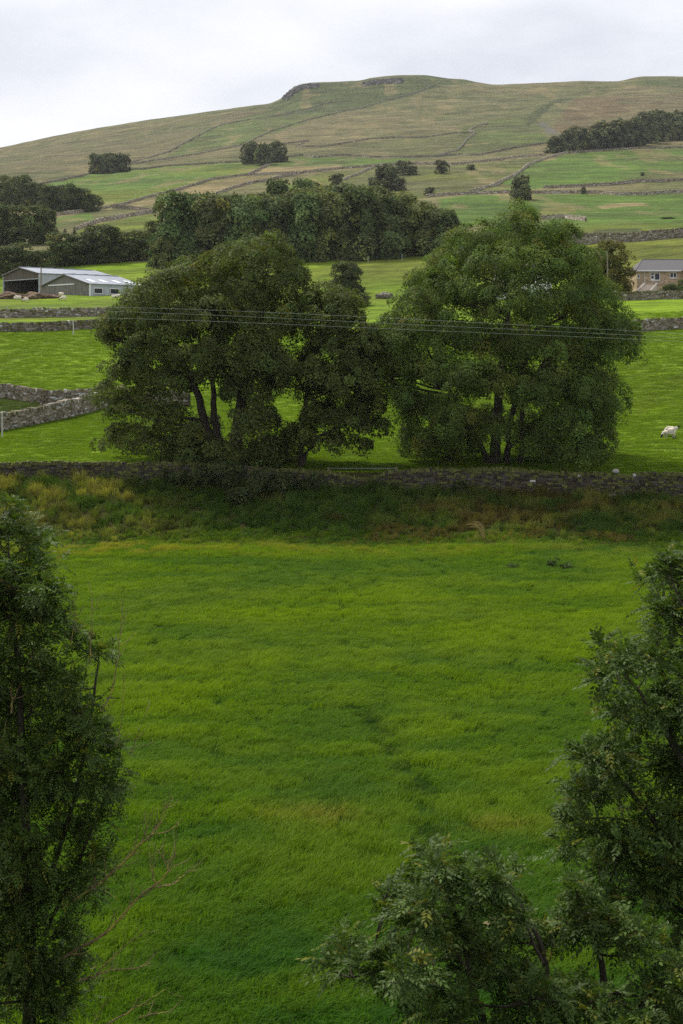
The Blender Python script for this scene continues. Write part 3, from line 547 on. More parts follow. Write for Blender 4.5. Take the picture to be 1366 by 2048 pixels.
# prototypes for the woods: unit trees 10 m high, sitting on z=0
def proto(name, w, nl, leaf, lpc, col, low=.12, seed=0, clump=.9, mat=None, dens=.55, conifer=False, trunk_r=.22):
    Ls = []
    for k in range(nl):
        t = (k + .5) / nl; z = 10 * (low + (.94 - low) * t); prof = (math.sin(math.pi * min(1, (.18 + .80 * t))) ** .6 if not conifer else 1.05 - t) * w * .5
        for q in range(3 if not conifer else 2):
            an = k * 2.4 + q * 2.09 + RNG.uniform(-.4, .4); rr = prof * RNG.uniform(.30, .62); r = max(.5, w * RNG.uniform(.20, .31) * (1.0 if not conifer else .55)); Ls.append((rr * math.cos(an), rr * math.sin(an), z + RNG.uniform(-.4, .4), r, r, r * RNG.uniform(.55, .8)))
    root = empty(name, (0, 0, 0), 'x', 'tree'); g, P = crown_geo(Ls, leaf, dens, col, clump, yellow=.03, lpc=lpc); g.build('crown', mat or M_FARLEAF, root)
    g = Geo(); T = np.array([(RNG.normal() * .1 * (z > 0), RNG.normal() * .1 * (z > 0), z) for z in np.linspace(-1.0, 8.6, 9)]); g.tube(T, np.linspace(trunk_r * 1.3, .05, 9), 7); limbs(g, T[3:], Ls[::2], .25); g.build('trunk', M_BARK, root, True)
    for o in (root,) + tuple(root.children): COL.objects.unlink(o)
    return root
WOODC = (0.102, 0.124, 0.040); FARC = (0.088, 0.104, 0.042); MIDC = (0.070, 0.094, 0.028)
WOOD = [proto('wood_tree', w, 6, .42, 70, np.array(WOODC) * b, low=-.04, clump=1.45, dens=1.9) for w, b in ((8.5, (1., 1., 1.)), (7.5, (1.25, 1.2, 1.1)), (9.0, (.72, .8, .8)), (8.0, (1.2, 1.12, 1.0)), (8.6, (.9, 1.1, 1.0)))]
MID = [proto('field_tree', w, 5, .42, 56, np.array(MIDC) * b, low=.03, clump=1.35, dens=1.6) for w, b in ((8.0, 1.0), (7.0, 1.15), (9.0, .9))]
FAR = [proto('hill_tree', w, 5, .80, 18, np.array(FARC) * b, low=.03, clump=1.3, dens=1.5, trunk_r=.3) for w, b in ((9.5, 1.0), (11, .9), (8.5, 1.1))]
BUSH = [proto('bush', w, 3, .75, 16, np.array((.062, .070, .034)) * b, low=.05, clump=1.5, dens=1.5) for w, b in ((12, 1.0), (11, 1.3))]
CONI = [proto('conifer', 5, 7, .5, 16, np.array((.022, .034, .018)), low=.08, clump=.8, dens=.8, conifer=True)]
YELL = [proto('field_tree', 7.5, 5, .34, 40, np.array((.105, .105, .018)), low=.0, clump=.9, dens=1.4)]
_used = set()
def plant(kind, px, base_py, top_py, wpx, label, name=None, cat='tree', group=None, Y=None, dz=0.0):
    p = at(px, base_py) if Y is None else atY(px, Y); s = p[1] / F
    h = CZ + (HY - top_py) * s - p[2]; pr = kind[int(RNG.integers(0, len(kind)))]
    w0 = {'wood_tree': 8.3, 'field_tree': 8, 'hill_tree': 9.7, 'bush': 11.5, 'conifer': 5}[pr.name.split('.')[0]]
    sx = wpx * s / w0 * (1.2 if kind is MID else 1.14); r = copy_tree(pr, (p[0], p[1], p[2] - .2), RNG.uniform(0, 6.28), (sx, sx, h / 9.7), label, group)
    r['category'] = cat
    if name: r.name = name
    return r
G1 = 'trees of the dark wood in the middle'
L = 'tree of the middle wood, '
for px, by, ty, w, lab in [
  (352, 531, 392, 108, 'tall broad leftmost tree of the middle wood, above the barn roofs'), (326, 536, 470, 50, 'low leafy bush at the foot of the leftmost tree of the middle wood'),
  (432, 528, 396, 104, 'pale-topped tree of the middle wood, second from its left end'), (498, 526, 400, 96, 'middle wood tree directly behind the crown top of the left sycamore'),
  (556, 524, 398, 92, 'middle wood tree just right of the sycamore top, front row'), (612, 523, 392, 92, 'front tree of the middle wood above the open field slope'),
  (664, 520, 384, 96, 'tall front tree near the centre of the middle wood'), (722, 518, 378, 100, 'tallest front tree of the middle wood, right of centre'),
  (780, 514, 392, 94, 'front tree of the middle wood with a rounded lower crown, above the fence posts'), (832, 510, 408, 90, 'front tree of the middle wood beside the ash crown'),
  (880, 508, 424, 80, 'low rightmost tree of the middle wood, partly behind the ash')]:
    plant(WOOD, px, by, ty, w, lab, group=G1, name='wood_tree' if 'bush' not in lab else 'bush')
for px, Y, ty, w, lab in [(395, 362, 389, 100, 'back row tree of the middle wood, second crown from the left end'), (462, 362, 394, 96, 'back row tree showing between the second and third front crowns of the wood'),
  (528, 362, 392, 96, 'back row tree of the middle wood left of the taller clump'), (592, 360, 384, 96, 'back row tree of the middle wood below the taller clump'), (640, 362, 376, 96, 'back row tree of the middle wood, brownish crown near its highest point'), (690, 362, 372, 100, 'back row tree at the highest point of the middle wood skyline'),
  (752, 362, 378, 96, 'back row tree of the middle wood right of the highest point'), (805, 360, 388, 92, 'back row tree of the middle wood where its skyline starts to fall'), (850, 358, 402, 86, 'back row tree of the middle wood, second from the right end'), (893, 358, 420, 66, 'back row tree ending the middle wood at the right'),
  (560, 400, 362, 72, 'darker green tree peeping over the middle wood, left one of three'), (606, 402, 364, 70, 'darker green tree peeping over the middle wood, middle one of three'), (648, 402, 370, 62, 'darker green tree peeping over the middle wood, right one of three')]:
    plant(WOOD, px, 0, ty, w, lab, group=G1, Y=Y)
G2 = 'trees on the slope at the left edge'
for px, by, ty, w, lab in [(8, 419, 350, 52, 'dark tree of the upper left edge clump, cut by the frame'), (42, 420, 352, 56, 'round dark tree in the middle of the upper left edge clump'), (70, 420, 366, 44, 'right tree of the upper left edge clump'),
  (106, 425, 372, 48, 'left tree of the rounded clump beside the straw field'), (134, 425, 369, 52, 'tallest tree of the rounded clump beside the straw field'), (163, 424, 376, 48, 'third tree of the rounded clump beside the straw field'), (186, 422, 388, 32, 'small right tree of the rounded clump beside the straw field'),
  (5, 489, 412, 56, 'dark tree in the lower left wood at the frame edge'), (38, 490, 410, 60, 'broad tree of the lower left wood, second from the frame edge'), (68, 490, 410, 56, 'third tree of the lower left wood'), (93, 488, 418, 42, 'right end tree of the lower left wood')]:
    plant(MID, px, by, ty, w, lab, group=G2)
G3 = 'trees behind the barns'
for px, Y, ty, w, lab in [(8, 330, 492, 66, 'bushy tree behind the big barn at the frame edge'), (45, 332, 484, 62, 'lighter bushy tree behind the big barn ridge'), (78, 330, 500, 46, 'small bushy tree behind the right end of the big barn gable'), (122, 345, 464, 78, 'leafy tree above the big barn roof'), (160, 348, 472, 70, 'lower leafy tree above the far end of the big barn roof'),
  (204, 350, 450, 74, 'tallest tree of the row behind the barns'), (242, 352, 462, 66, 'tree right of the tallest in the row behind the barns'), (278, 354, 460, 66, 'right end tree of the row behind the barns, touching the middle wood'), (305, 366, 440, 50, 'pale tree tucked behind the left end of the middle wood')]:
    plant(MID, px, 0, ty, w, lab, group=G3, Y=Y)
plant(CONI, 130, 474, 456, 17, 'small dark conifer above the barn trees, left of two', cat='conifer', group='dark conifers'); plant(CONI, 149, 474, 453, 18, 'small dark conifer above the barn trees, right of two', cat='conifer', group='dark conifers')
G4 = 'trees of the left hillside grove'
for px, by, ty, w, lab in [(194, 348, 308, 38, 'left tree of the square hillside grove at the left'), (216, 347, 306, 42, 'middle tree of the square hillside grove at the left'), (240, 345, 309, 40, 'right tree of the square hillside grove at the left')]: plant(FAR, px, by, ty, w, lab, group=G4)
G5 = 'trees of the middle hillside grove'
for px, by, ty, w, lab in [(503, 327, 286, 42, 'left tree of the hillside grove near the middle'), (528, 330, 287, 44, 'central tree of the hillside grove near the middle'), (553, 325, 285, 44, 'right tree of the hillside grove near the middle')]: plant(FAR, px, by, ty, w, lab, group=G5)
G6 = 'trees of the long wood at the right'
for px, by, ty, w, lab in [(1112, 306, 274, 46, 'low left end tree of the long right wood'), (1135, 304, 262, 44, 'second tree of the long right wood'), (1158, 300, 254, 48, 'tall rounded tree third from the left in the long right wood'), (1193, 299, 262, 44, 'low tree in the dip of the long right wood'), (1205, 297, 246, 52, 'tree just right of the dip in the long right wood'), (1238, 295, 242, 58, 'broad tree in the middle of the long right wood'),
  (1268, 291, 240, 52, 'lighter tree in the middle of the long right wood'), (1290, 286, 226, 56, 'tall dark tree where the long right wood steps up'), (1318, 283, 222, 58, 'tall tree of the long right wood, second from the frame edge'), (1350, 281, 222, 58, 'tall tree of the long right wood at the frame edge'), (1382, 280, 224, 58, 'outermost tree of the long right wood, mostly cut by the frame')]: plant(FAR, px, by, ty, w, lab, group=G6)
for kind, px, by, ty, w, nm_, lab in [(BUSH, 342, 398, 378, 26, 'bush', 'small round bush by the wall above the left end of the middle wood'), (BUSH, 674, 371, 347, 32, 'bush', 'grey-green bush just above the middle wood'), (FAR, 772, 381, 332, 50, 'hill_tree', 'round dark tree in the hollow above the middle wood'), (BUSH, 743, 374, 353, 16, 'bush', 'tiny brown bush touching the round tree in the hollow'), (BUSH, 798, 382, 356, 34, 'bush', 'low pale bush right of the round tree in the hollow'), (BUSH, 806, 350, 320, 40, 'bush', 'pale bush up the slope behind the round tree in the hollow'),
  (BUSH, 825, 350, 330, 26, 'bush', 'smaller pale bush touching the pale one up the slope'), (BUSH, 883, 347, 320, 30, 'bush', 'dark round bush at the head of the hollow'), (BUSH, 942, 340, 328, 20, 'bush', 'small isolated bush on the slope right of the hollow'), (BUSH, 860, 391, 374, 24, 'bush', 'sparse grey bush by the wall above the wood end'), (FAR, 1042, 400, 350, 52, 'hill_tree', 'lone grey-green tree by the wall above the ash crown'), (BUSH, 1167, 388, 374, 12, 'bush', 'tiny bush on the wall at the right slope'), (BUSH, 1285, 352, 343, 10, 'bush', 'speck of a bush alone on the wide right field'), (BUSH, 1335, 438, 433, 30, 'bush', 'low heap of scrub at the right field edge')]: plant(kind, px, by, ty, w, lab, name=nm_, cat='bush' if nm_ == 'bush' else 'tree', group='lone bushes on the hill')
plant(MID, 694, 0, 524, 56, 'dark bushy tree in the gap between sycamore and ash', Y=264); plant(MID, 715, 0, 585, 46, 'low bush under the bushy tree in the gap', Y=238, name='bush', cat='bush')
plant(YELL, 1226, 0, 476, 92, 'yellow-tipped shrubby tree beside the bungalow', Y=233); plant(MID, 1190, 0, 505, 70, 'dark green tree between the ash and the yellow-tipped tree', Y=236)
plant(MID, 850, 0, 545, 60, 'green bush behind the left shoulder of the ash', Y=250, name='bush', cat='bush')
for px, Y, ty, w, lab in [(1340, 230, 566, 34, 'hedge bush right of the bungalow steps'), (1356, 230, 569, 26, 'low shrub below the bungalow window'), (1366, 228, 556, 34, 'dark rounded shrub at the right edge by the garden wall'), (1243, 232, 556, 40, 'yellowish shrub against the left end of the bungalow')]:
    plant(YELL if 'yellow' in lab else MID, px, 0, ty, w, lab, name='garden_shrub', cat='shrub', group='bungalow shrubs', Y=Y)
# elder and nettle bushes under the sycamores, in front of the wall
for px, Y, w, h, lab in [(400, 103, 3.2, 2.3, 'dark bush below the wall left of the sycamore trunks'), (455, 102.6, 3.6, 2.6, 'dark bush below the wall under the sycamore trunks'), (515, 102.2, 3.4, 2.5, 'bush with pale leaves below the wall under the big sycamore'), (565, 102.4, 3.2, 2.2, 'bush below the wall left of the slim sycamore trunk'), (618, 103, 2.6, 1.7, 'low bush below the wall at the slim sycamore trunk'), (350, 103.2, 2.4, 1.6, 'low bush at the left end of the bushes below the wall'), (480, 100.6, 3.2, 1.5, 'low leafy bush in front on the bank under the big sycamore'), (915, 103.4, 2.0, 1.5, 'small bush against the wall under the ash')]:
    p = atY(px, Y); Ls = []
    for k in range(7):
        an = RNG.uniform(0, 6.28); rr = RNG.uniform(0, .32) * w; r = w * RNG.uniform(.2, .3); Ls.append((rr * math.cos(an), rr * .7 * math.sin(an), h * RNG.uniform(.3, .78), r, r, r * .7))
    root = empty('elder_bush', p, lab, 'bush', 'bushes below the front wall'); g, _ = crown_geo(Ls, .17, .9, np.array((.050, .068, .022)), .5, lpc=40); g.build('foliage', M_LEAF, root)
    g = Geo()
    for lb in Ls: g.tube(bezier(np.array([RNG.normal() * .15, RNG.normal() * .15, -.2]), np.array([lb[0] * .5, lb[1] * .5, lb[2] * .6]), np.array(lb[:3]), 5), np.linspace(.05, .015, 5), 5)
    g.build('stem', M_BARK, root, True)
# ------------------------------------------------------------------ buildings
M_BOARD = simple('weathered_boards', (0.125, 0.105, 0.088), 0.9, .15, ns=5, var=.5, st=(2, 2, .12)); M_BOARD2 = simple('grey_boards', (0.19, 0.175, 0.16), 0.9, .15, ns=5, var=.5, st=(2, 2, .12))
M_TIN = simple('pale_cladding', (0.40, 0.42, 0.45), 0.55, .4, ns=1.6, var=.22, st=(2, 2, .3)); M_ROOF = simple('fibre_cement_roof', (0.27, 0.295, 0.34), 0.75, .3, ns=1.2, var=.22, st=(1, .3, 1))
M_SKYL = simple('skylight_sheet', (0.72, 0.74, 0.76), 0.35, .5); M_DARK = simple('barn_floor', (0.05, 0.045, 0.04), .95, .1, ns=2); M_WHITE = simple('white_paint', (0.78, 0.78, 0.76), .5, .4, ns=4, var=.06)
M_GLASS = simple('window_glass', (0.02, 0.022, 0.025), .15, .3); M_TILE = simple('dark_roof_tiles', (0.105, 0.100, 0.105), .8, .25, ns=6, var=.4, st=(1, 3, 3)); M_WOOD = simple('post_wood', (0.20, 0.17, 0.13), .9, .15, ns=12, var=.4, st=(1, 1, .2)); M_POST = simple('pale_post', (0.5, 0.48, 0.44), .8, .2, ns=10, var=.2)
M_STEP = simple('pale_concrete', (0.50, 0.44, 0.37), .85, .2, ns=5, var=.2); M_MUCK = simple('muck', (0.15, 0.105, 0.072), .95, .1, ns=2.5, var=.55, b=.8); M_STEEL = simple('galvanised_steel', (0.16, 0.17, 0.16), .5, .5, .6, ns=8); M_WIRE = simple('power_cable', (0.36, 0.42, 0.36), .45, .5)
M_ROCK = attr_mat('crag_rock', .4, .4, .95, .8, .6); M_WOOL = attr_mat('sheep_wool', 14, .14, .95, .5, .02); M_SOIL = simple('bare_sandy_soil', (0.17, 0.13, 0.075), .95, .1, ns=6, var=.35, b=.5); M_FASC = simple('white_plastic_trim', (0.74, 0.74, 0.75), .4, .4)
m_, nt, N, Lk = nm('brick_stone'); tc = N.new('ShaderNodeTexCoord'); br = N.new('ShaderNodeTexBrick'); mp = N.new('ShaderNodeMapping'); mp.inputs['Rotation'].default_value = (math.pi / 2, 0, 0)
br.inputs['Color1'].default_value = (.50, .37, .235, 1); br.inputs['Color2'].default_value = (.38, .265, .16, 1); br.inputs['Mortar'].default_value = (.42, .36, .28, 1); br.inputs['Scale'].default_value = 1.0; br.inputs['Brick Width'].default_value = .42; br.inputs['Row Height'].default_value = .2; br.inputs['Mortar Size'].default_value = .018
Lk.new(tc.outputs['Object'], mp.inputs[0]); Lk.new(mp.outputs[0], br.inputs[0]); out(nt, princ(nt, mul(nt, br.outputs[0], ramp(nt, noise(nt, 2.2), (.3, .65), (.7, 1.35))), .9, .15)); M_BRICK = m_

def corrugated(g, o, u, v, lu, lv, n, pitch=.28, amp=.035, k=1):
    """ribbed sheet: origin o, ribs run along v, waves along u"""
    o, u, v, n = [np.array(q, float) for q in (o, u, v, n)]; m = int(lu / pitch * 4); t = np.linspace(0, lu, m + 1); h = amp * np.sin(t / pitch * 2 * math.pi)
    A = o + u * t[:, None] + n * h[:, None]; B = A + v * lv; V = np.concatenate([A, B, A - n * .03, B - n * .03]); i = np.arange(m)
    g.add(V, np.c_[i, i + 1, i + m + 2, i + m + 1]); g.Fs.append(np.c_[i + 1, i, i + m + 1, i + m + 2] + 2 * (m + 1) + g.n - len(V)); g.M.append(0); return g
def planks(g, y0, y1, zlo, zhi, x=0.0, w=.21, th=.04, gap=.02):
    y = y0
    while y < y1 - .02:
        e = min(y + w * RNG.uniform(.85, 1.15), y1); c = (y + e) / 2; a, b = zlo(c), zhi(c)
        if b > a + .02: g.box((x - th + RNG.uniform(-.012, .012), y + gap / 2, a - RNG.uniform(0, .05)), (x, e - gap / 2, b))
        y = e
def barn(name, label, px, Y, Wd, Ln, eave, ridge, open_to, rz, boards):
    p = atY(px, Y); root = empty(name, p, label, 'barn', rz=rz); roofz = lambda y: eave + (ridge - eave) * (1 - abs(y - Wd / 2) / (Wd / 2))
    g = Geo(); planks(g, 0, Wd, (lambda y: open_to) if open_to else (lambda y: -1.0), lambda y: roofz(y) - .06); g.build('gable_wall', boards, root)
    g = Geo(); corrugated(g, (0, 0, -1), (1, 0, 0), (0, 0, 1), Ln, eave + .95, (0, -1, 0)); s = g.build('side_wall', M_TIN, root)
    g = Geo(); g.box((0, Wd - .05, -1), (Ln, Wd, eave - .02)); g.box((Ln - .05, 0.05, -1), (Ln, Wd - .05, eave - .02)); g.add([(Ln - .02, .05, eave), (Ln - .02, Wd - .05, eave), (Ln - .02, Wd / 2, ridge - .1)], [[0, 1, 2]]); g.build('rear_wall', M_BOARD, root)
    g = Geo(); ov = .35; sl = math.hypot(Wd / 2, ridge - eave); vv = np.array([0, Wd / 2, ridge - eave]) / sl; nn = np.array([0, -vv[2], vv[1]])
    corrugated(g, np.array((-ov, 0, eave + .05)) - vv * ov, (1, 0, 0), vv, Ln + 2 * ov, sl + ov, nn, .32, .05); v2 = vv * np.array([1, -1, 1]); n2 = nn * np.array([1, -1, 1])
    corrugated(g, np.array((-ov, Wd, eave + .05)) - v2 * ov, (1, 0, 0), v2, Ln + 2 * ov, sl + ov, n2, .32, .05); rf = g.build('roof', M_ROOF, root)
    g = Geo()
    for k in range(int((Ln + .6) / .9)): g.box((-.35 + k * .9, Wd / 2 - .22, ridge + .06 + .02 * (k % 2)), (.5 + k * .9, Wd / 2 + .22, ridge + .17 + .03 * (k % 3)))
    g.build('ridge_cap', M_ROOF, rf)
    g = Geo()
    for a, b in ((0, eave), (Wd / 2, ridge)): pass
    P0 = np.array([(-.40, 0, eave + .02), (-.40, Wd / 2, ridge + .02), (-.40, Wd, eave + .02)]); 
    for a, b in ((0, 1), (1, 2)): g.add([P0[a], P0[b], P0[b] - (0, 0, .22), P0[a] - (0, 0, .22), P0[a] + (.05, 0, 0), P0[b] + (.05, 0, 0), P0[b] + (.05, 0, -.22), P0[a] + (.05, 0, -.22)], [[0, 1, 2, 3], [4, 7, 6, 5], [0, 4, 5, 1], [3, 2, 6, 7]])
    g.build('barge_board', M_BOARD, root)
    return root, vv, nn, eave, roofz
RZ = math.radians(44)
b1, *_ = barn('barn', 'large open-fronted barn with boarded gable and pale corrugated side, behind the lower shed', 78, 290, 14.0, 18, 4.35, 5.75, 3.25, RZ, M_BOARD)
g = Geo(); g.box((-.05, -.12, -1), (.2, .12, 4.25)); g.box((-.05, 13.8, -1), (.2, 14.05, 4.25)); g.box((-.06, .12, 3.12), (.1, 13.8, 3.27)); g.build('door_frame', M_TIN, b1)
g = Geo(); g.box((0, 0.06, -.4), (17.9, 13.9, .12)); g.build('floor', M_DARK, b1)
for k in range(1, 4): g = Geo(); g.box((k * 4.5 - .1, 6.9, .1), (k * 4.5 + .1, 7.1, 5.5)); g.build('inner_post', M_BOARD, b1)
b2, vv, nn, ev, rzf = barn('shed', 'lower grey boarded shed with skylights in its roof, in front of the open barn', 180, 266, 16.8, 12.0, 2.35, 4.35, None, RZ, M_BOARD2)
g = Geo(); g.box((-.16, 5.2, 2.30), (-.06, 14.1, 2.52)); g.build('door_track', M_FASC, b2)
g = Geo(); g.box((-.12, -.14, -1), (.08, .1, 2.3)); g.build('corner_trim', M_FASC, b2)
for x0 in (1.2, 4.0, 7.0, 9.8):
    g = Geo(); c = np.array((x0, 0, ev + .05)); a = c + vv * 1.1 + nn * .09; u = np.array((1.05, 0, 0)); v = vv * 2.6; q = [a, a + u, a + u + v, a + v]; g.add(q + [w - nn * .05 for w in q], [[0, 1, 2, 3], [0, 4, 5, 1], [1, 5, 6, 2], [2, 6, 7, 3], [3, 7, 4, 0]]); g.build('skylight', M_SKYL, b2)
for x0, x1 in ((0.9, 2.7), (4.5, 6.4)):
    g = Geo(); z0, z1 = .55, 1.45
    g.box((x0 - .1, -.12, z1), (x1 + .1, -.045, z1 + .12)); g.box((x0 - .1, -.12, z0 - .12), (x1 + .1, -.045, z0)); g.box((x0 - .1, -.12, z0), (x0, -.045, z1)); g.box((x1, -.12, z0), (x1 + .1, -.045, z1)); w = g.build('window', M_FASC, b2); g = Geo(); g.box((x0, -.085, z0), (x1, -.05, z1)); g.build('pane', M_GLASS, w)
g = Geo(); g.box((8.0, -.07, .2), (9.0, -.045, 1.75)); g.build('door', M_BOARD2, b2)

# bungalow
HYp = 236.0; s = HYp / F; bx = lambda px: (px - CX) * s; bz = lambda py: CZ + (HY - py) * s
o = np.array((bx(1287), HYp, bz(570))); hs = empty('bungalow', o, 'brown stone bungalow with dark hipped roof and white windows at the right edge', 'house')
lx = lambda px: bx(px) - o[0]; lz = lambda py: bz(py) - o[2]; x0, x1, dp = lx(1274), lx(1500), 8.0; ez = lz(541)
def wall_with_holes(g, xa, xb, za, zb, y, holes, th=.25):
    xsb = sorted({xa, xb, *[h[0] for h in holes], *[h[1] for h in holes]}); zsb = sorted({za, zb, *[h[2] for h in holes], *[h[3] for h in holes]})
    for i in range(len(xsb) - 1):
        for j in range(len(zsb) - 1):
            cx, cz = (xsb[i] + xsb[i + 1]) / 2, (zsb[j] + zsb[j + 1]) / 2
            if not any(h[0] < cx < h[1] and h[2] < cz < h[3] for h in holes): g.box((xsb[i], y, zsb[j]), (xsb[i + 1], y + th, zsb[j + 1]))
win = [(lx(1274.8), lx(1280), lz(557), lz(549), 1), (lx(1301.5), lx(1308.5), lz(561.5), lz(545), 1), (lx(1309), lx(1320), lz(561), lz(545.5), 1), (lx(1340), lx(1353.5), lz(556.5), lz(545), 2), (lx(1385), lx(1402), lz(556.5), lz(545), 2)]
g = Geo(); wall_with_holes(g, x0, x1, -2.6, ez, 0, [w[:4] for w in win]); g.box((x0, .25, -2.6), (x0 + .25, dp, ez)); g.box((x1 - .25, .25, -2.6), (x1, dp, ez)); g.box((x0 + .25, dp - .25, -2.6), (x1 - .25, dp, ez)); g.build('wall', M_BRICK, hs)
for k, (a, b, c, d, n) in enumerate(win):
    g = Geo(); f = .09; g.box((a, .04, c), (a + f, .16, d)); g.box((b - f, .04, c), (b, .16, d)); g.box((a + f, .04, d - f), (b - f, .16, d)); g.box((a + f, .04, c), (b - f, .16, c + f + (.04 if k != 1 else .25)))
    if n == 2: g.box(((a + b) / 2 - .05, .045, c + f), ((a + b) / 2 + .05, .155, d - f))
    if k == 1: g.box((a + f, .045, d - .55), (b - f, .155, d - .45))
    w = g.build('door' if k == 1 else 'window', M_WHITE, hs); g = Geo(); g.box((a + f, .09, c + f), (b - f, .11, d - f)); g.build('pane', M_GLASS, w)
    if k != 1: g = Geo(); g.box((a - .08, -.07, c - .1), (b + .08, .038, c - .003)); g.build('sill', M_STEP, w)
rz_ = lz(518) + .15; e = .45; hip = lx(1294.5); y0, y1 = -e, dp + e; zz = ez + .02
A = [(x0 - e * .6, y0, zz), (x1 + e, y0, zz), (x1 + e, y1, zz), (x0 - e * .6, y1, zz), (hip, dp / 2, rz_), (x1 - 1.5, dp / 2, rz_)]
g = Geo(); g.add(A, [[0, 1, 5, 4], [2, 3, 4, 5]]); g.Fs.append(np.array([[3, 0, 4], [1, 2, 5]])); g.M.append(0); g.Fs.append(np.array([[0, 3, 2, 1]])); g.M.append(0); rf = g.build('roof', M_TILE, hs)
g = Geo(); g.tube([A[4], A[5]], .09, 6); g.tube([A[0], A[4]], .08, 6); g.build('ridge_tile', M_TILE, rf)
g = Geo(); g.box((x0 - e * .6, -e - .12, ez - .16), (lx(1361), -e - .003, ez + .05)); g.build('gutter', M_FASC, hs); g = Geo(); g.box((x0 - .1, -e + .003, ez - .05), (x1, -.003, ez - .003)); g.build('soffit', M_FASC, hs)
g = Geo(); g.tube([(lx(1289), -.08, ez - .1), (lx(1289), -.08, -.2)], .055, 7); g.build('downpipe', M_FASC, hs)
# front gable wing, mostly outside the frame
wx0, wx1 = lx(1364), lx(1420); wz = ez + 1.75; g = Geo(); g.box((wx0 + .3, -1.6, -2.6), (wx1 - .3, -.01, ez - .2)); g.build('wing_wall', M_BRICK, hs)
mxw = (wx0 + wx1) / 2; g = Geo(); V = [(wx0, -2.0, ez), (mxw, -2.0, wz), (wx1, -2.0, ez), (wx0, 3.0, ez), (mxw, 3.0, wz), (wx1, 3.0, ez)]; g.add(V, [[0, 3, 4, 1], [1, 4, 5, 2]]); g.add(V[:3], [[0, 1, 2]]); g.build('wing_roof', M_TILE, hs)
g = Geo(); g.tube([(wx0 - .15, -2.05, ez - .08), (mxw, -2.05, wz)], .12, 5); g.tube([(mxw, -2.05, wz), (wx1 + .1, -2.05, ez - .05)], .12, 5); g.build('barge_board', M_FASC, hs)
# terrace with flight of steps between two sloping white side walls
tb = empty('garden_steps', (bx(1290), 233.4, bz(586)), 'flight of steps with two sloping pale side walls below the bungalow door', 'steps'); t0 = np.array(tb.location)
def P_(px, py, Y): return W(px, py, Y) - t0
for a, b in ((P_(1287, 565.5, 234.6), P_(1267, 585.5, 232.0)), (P_(1312, 565.5, 234.6), P_(1294, 585.5, 232.0))):
    th = np.array((.34, .1, 0)); dn = np.array((0, 0, 1.1)); g = Geo(); g.add([a, b, b + th, a + th, a - dn, b - dn * .9, b + th - dn * .9, a + th - dn], [[0, 1, 2, 3], [0, 4, 5, 1], [3, 2, 6, 7], [1, 5, 6, 2], [0, 3, 7, 4]]); g.build('side_wall', M_STEP, tb)
for k in range(8):
    f = k / 7; a = P_(1290.5 - 19 * f, 569 + 16 * f, 234.5 - 2.4 * f); g = Geo(); g.box(a - (0, .2, .6), a + (1.78, .18, 0)); g.build('step', M_STEP, tb)
g = Geo(); wt = empty('terrace_wall', (bx(1340), 234.8, bz(571)), 'brown stone terrace wall under the bungalow windows, right of the steps', 'wall'); g.box((-2.4, -.3, -2.2), (14, .1, 0.0)); g.box((-2.5, -.36, 0.003), (14, .16, .07)); g.build('stonework', M_BRICK, wt)
# second house almost hidden behind the ash
ch = empty('cottage', np.array((bx(1000), 240, bz(577))), 'pale cottage glimpsed through the ash leaves left of the bungalow', 'house'); g = Geo(); wall_with_holes(g, 0, 9.2, -2, 2.7, 0, [(1.2, 2.2, .9, 2.0), (6.6, 7.6, .9, 2.0)]); g.box((0, .25, -2), (.25, 6, 2.7)); g.box((8.95, .25, -2), (9.2, 6, 2.7)); g.build('wall', M_WHITE, ch)
g = Geo(); g.add([(-.3, -.4, 2.6), (9.5, -.4, 2.6), (9.5, 3, 4.6), (-.3, 3, 4.6), (9.5, 6.4, 2.6), (-.3, 6.4, 2.6)], [[0, 1, 2, 3], [3, 2, 4, 5]]); g.add([(0.01, .25, 2.7), (0.01, 6, 2.7), (.01, 3, 4.5)], [[0, 1, 2]]); g.build('roof', M_TILE, ch)
for a in (1.2, 6.6): g = Geo(); g.box((a, .1, .9), (a + 1, .14, 2.0)); g.build('window', M_GLASS, ch)

# ------------------------------------------------------------------ lumps, posts, gate, wires
def lump(name, label, cat, p, r, mat, n=3, amp=.35, colr=None, group=None):
    import bmesh
    bm = bmesh.new(); bmesh.ops.create_icosphere(bm, subdivisions=n, radius=1); V = np.array([v.co[:] for v in bm.verts]); Fc = np.array([[v.index for v in f.verts] for f in bm.faces]); bm.free(); q = RNG.uniform(0, 50)
    k = 1 + amp * (fbm(V[:, 0] * 2.2 + q, V[:, 1] * 2.2 + V[:, 2] * 1.7, 4, 3) - .5) * 2; g = Geo(); g.add(V * k[:, None] * np.array(r), Fc, colr); o = g.build(name, mat); o.location = p; return tag(o, label, cat, group)
for px, py, w, h, lab in [(16, 597, 64, 12, 'brown muck heap at the left edge before the open barn'), (66, 597, 56, 11, 'brown muck heap in front of the open barn corner'), (100, 596, 40, 7, 'low brown muck heap before the shed gable')]:
    p = at(px, py); k = p[1] / F; lump('muck_heap', lab, 'heap', p, (w * k * .5, 2.2, h * k), M_MUCK, 4, .5, group='muck heaps by the barns')
lump('stone_heap', 'grey heap of tumbled stone at the left shoulder of the ash', 'heap', atY(768, 250) + (0, 0, .3), (1.3, .9, .7), simple('grey_rubble', (.19, .17, .14), .9, .2, ns=2, var=.5, b=.8), 4, .6)
pb = W(1231, 942.5, 104.6); lump('boulder', 'pale boulder sitting on top of the front wall at the right', 'stone', pb, (.26, .22, .17), simple('pale_stone', (.33, .32, .29), .9, .2, ns=6), 3, .3)
